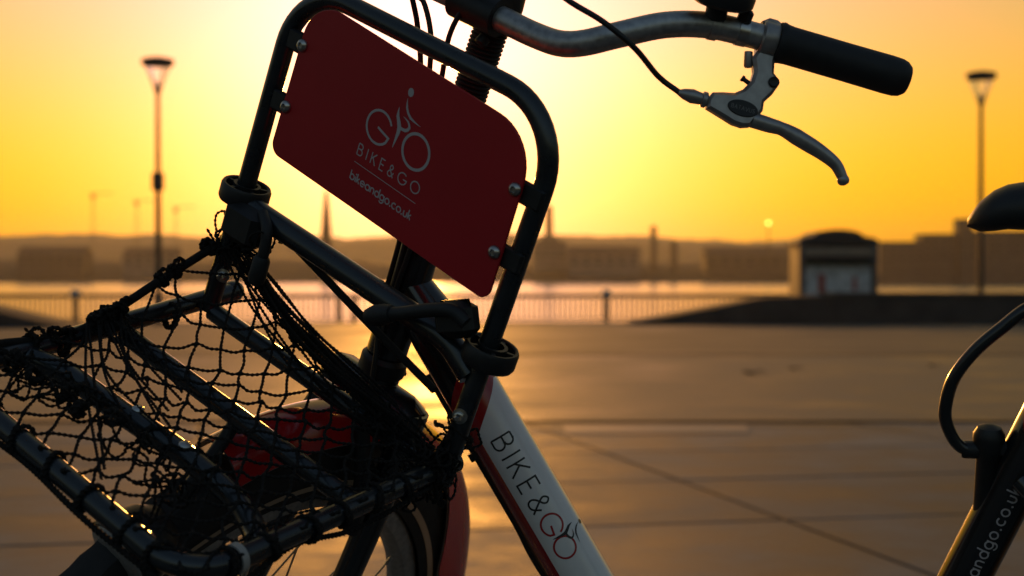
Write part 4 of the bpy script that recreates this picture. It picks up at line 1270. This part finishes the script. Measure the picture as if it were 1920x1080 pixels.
# steep strands gathered at the far rail
geos = []
for k in range(9):
    y0 = .100 + .0056 * k + R2.normal() * .002
    p0 = far_edge(y0) + np.array([0, 0, .002])
    p1 = K(-.150, y0 + .004, tz(y0) + .012)
    p2 = K(-.098 + .004 * k, .120 + .012 * k + R2.normal() * .006, tz(.15) + .010)
    p3 = K(-.035 + .010 * k, .135 + .016 * k + R2.normal() * .012, tz(.18) + .011)
    geos.append(rope([p0, p1, p2, p3], .0012))
nt_('steep_cords', join(*geos), kind='stuff')
# loops that hold the net on its edge elastic
def loop_geo(p, ax, r, turns=1.0, rc=.0017):
    ax = np.array(ax, float); ax /= np.linalg.norm(ax)
    a = np.cross(ax, [.3, .2, .9]); a /= np.linalg.norm(a); b_ = np.cross(ax, a)
    return rope([p + r * (math.cos(t) * a + math.sin(t) * b_) + ax * .003 * t / 6.28 for t in np.linspace(0, 2 * math.pi * turns, int(10 * turns) + 1)], rc)
for y in (.012, .052, .066, .110, .122, .134, .158, .176, .198):
    p = far_edge(y)
    tang = far_edge(y + .01) - far_edge(y - .01)
    g_ = [loop_geo(p, tang + R2.normal(size=3) * .004, .0062, 2.2, .0018), loop_geo(p + np.array([0, .003, .007]) + R2.normal(size=3) * .003, R2.normal(size=3), .0055, 1.1, .0019)]
    tail = R2.normal(size=3) * .004 + np.array([0, .002, .006])
    g_.append(rope([p, p + tail * .6, p + tail + R2.normal(size=3) * .004], .0013))
    nt_('edge_loop', join(*g_))
# loops round the front and kerb side tubes
for l in (-.118, -.085, -.046, -.006, .038, .082, .118):
    nt_('tube_loop', join(loop_geo(K(l, .283, tz(.283)), K(1, R2.normal() * .25, R2.normal() * .2), .0112, 1.15, .0019)))
for y in (.245, .205, .165, .128, .09, .055, .02):
    nt_('tube_loop', join(loop_geo(K(A, y, tz(y)), np.array([R2.normal() * .25, 1, R2.normal() * .2]), .0112, 1.6, .0018)))
for y in (.225, .165, .11, .05):
    nt_('tube_loop', join(loop_geo(K(-A, y, tz(y)), np.array([R2.normal() * .25, 1, R2.normal() * .2]), .0114, 1.6, .0018)))
# border cord under the front tube
P = [K(l, .2925 + .002 * math.sin(40 * l), tz(.283) - .008 + .002 * math.cos(31 * l)) for l in np.linspace(-.145, .13, 13)]
nt_('border_cord', rope(P, .0024))
P = [K(A + .006 + .004 * math.sin(33 * y), y, tz(y) - .014 + .007 * math.sin(41 * y)) for y in np.linspace(.25, .0, 15)]
nt_('border_cord', rope(P, .0020))
# slack tangles of cord
def tangle(c, size, n, length, r=.00115, drift=None):
    g_ = []
    for k in range(n):
        P = [np.array(c) + R2.normal(size=3) * np.array(size) * .6]
        v = R2.normal(size=3)
        for q in range(int(length / .008)):
            v = .65 * v + R2.normal(size=3) * .75
            if drift is not None: v += np.array(drift) * .25
            d = P[-1] - np.array(c)
            v -= d / np.array(size) * .35
            P.append(P[-1] + v / np.linalg.norm(v) * .008)
        g_.append(rope(P, r))
    return join(*g_)
for c, size, n in ((K(-.110, .228, .168), (.034, .016, .008), 3), (K(-.060, .224, .168), (.034, .016, .009), 3), (K(-.005, .220, .166), (.030, .016, .009), 2), (K(.035, .225, .164), (.026, .018, .008), 1),
                   (K(-.150, .000, .238), (.008, .008, .018), 7), (K(-.118, .006, .256), (.016, .007, .008), 4), (K(.150, .016, .192), (.009, .012, .020), 9), (K(.152, .012, .162), (.009, .012, .012), 8),
                   (K(.128, .055, .156), (.016, .014, .008), 5), (K(.085, .016, .178), (.025, .010, .010), 4), (K(.06, .215, .150), (.03, .03, .012), 3)):
    nt_('tangled_cord', tangle(c, size, n, .16), kind='stuff')
# rings knotted into the slack
for l, y in ((-.125, .232), (-.098, .236), (-.07, .225), (-.045, .238), (-.02, .222)):
    nt_('knot_ring', loop_geo(K(l, y, .172), R2.normal(size=3) + np.array([.3, .8, .2]), .0058, 2.4, .0021))

# ---------------- elastic strap with hooks, along the cross bar
strap = empty('luggage_strap', M_STEER @ Vector(K(0, .02, .27)))
def sp_(name, geo, mat='rubber'): return mesh(name, geo, MAT[mat], strap, M_STEER)
sp_('hook', sweep(spline([K(-.112, .012, .290), K(-.096, .020, .284), K(-.0905, .022, .270), K(-.0895, .022, .250)], .004), .0052, 14))
sp_('hook_sleeve', lathe([(0, .0060), (.003, .0078), (.020, .0082), (.026, .0072), (.029, .0030)], K(-.0898, .022, .2585), K(.0, 0, -1), 18))
sp_('elastic_band', sweep(spline([K(-.088, .004, .272), K(-.0825, .000, .2745), K(.0269, .0, .2489), K(.080, .002, .2385), K(.1167, .004, .2316)], .006), .0036, 10, scale2=1.0), 'cord')
sp_('hook', sweep(spline([K(.058, .030, .277), K(.080, .030, .290), K(.105, .030, .306), K(.125, .030, .3155), K(.140, .028, .312)], .004), .0060, 14))
sp_('hook_sleeve', lathe([(0, .0032), (.003, .0066), (.012, .0092), (.022, .0090), (.030, .0072)], K(.044, .030, .268), K(.028, 0, .018), 18))
tag(strap, 'black rubber luggage strap with hooks hung along the carrier crossbar', 'strap')
# ------------------------------------------------------------------ haze over the river
hz = bpy.data.materials.new('haze'); hz.use_nodes = True
hn = hz.node_tree.nodes; hn.clear()
ho = hn.new('ShaderNodeOutputMaterial'); hv = hn.new('ShaderNodeVolumePrincipled')
hv.inputs['Color'].default_value = (0.95, 0.93, 0.90, 1); hv.inputs['Density'].default_value = 0.00007; hv.inputs['Anisotropy'].default_value = 0.6
hz.node_tree.links.new(hv.outputs[0], ho.inputs['Volume'])
haze = mesh('haze', box((0, 1600, 46), (5400, 3300, 108)), hz, smooth=False)
tag(haze, kind='stuff', label='pale warm haze lying over the river and far shore', cat='haze')
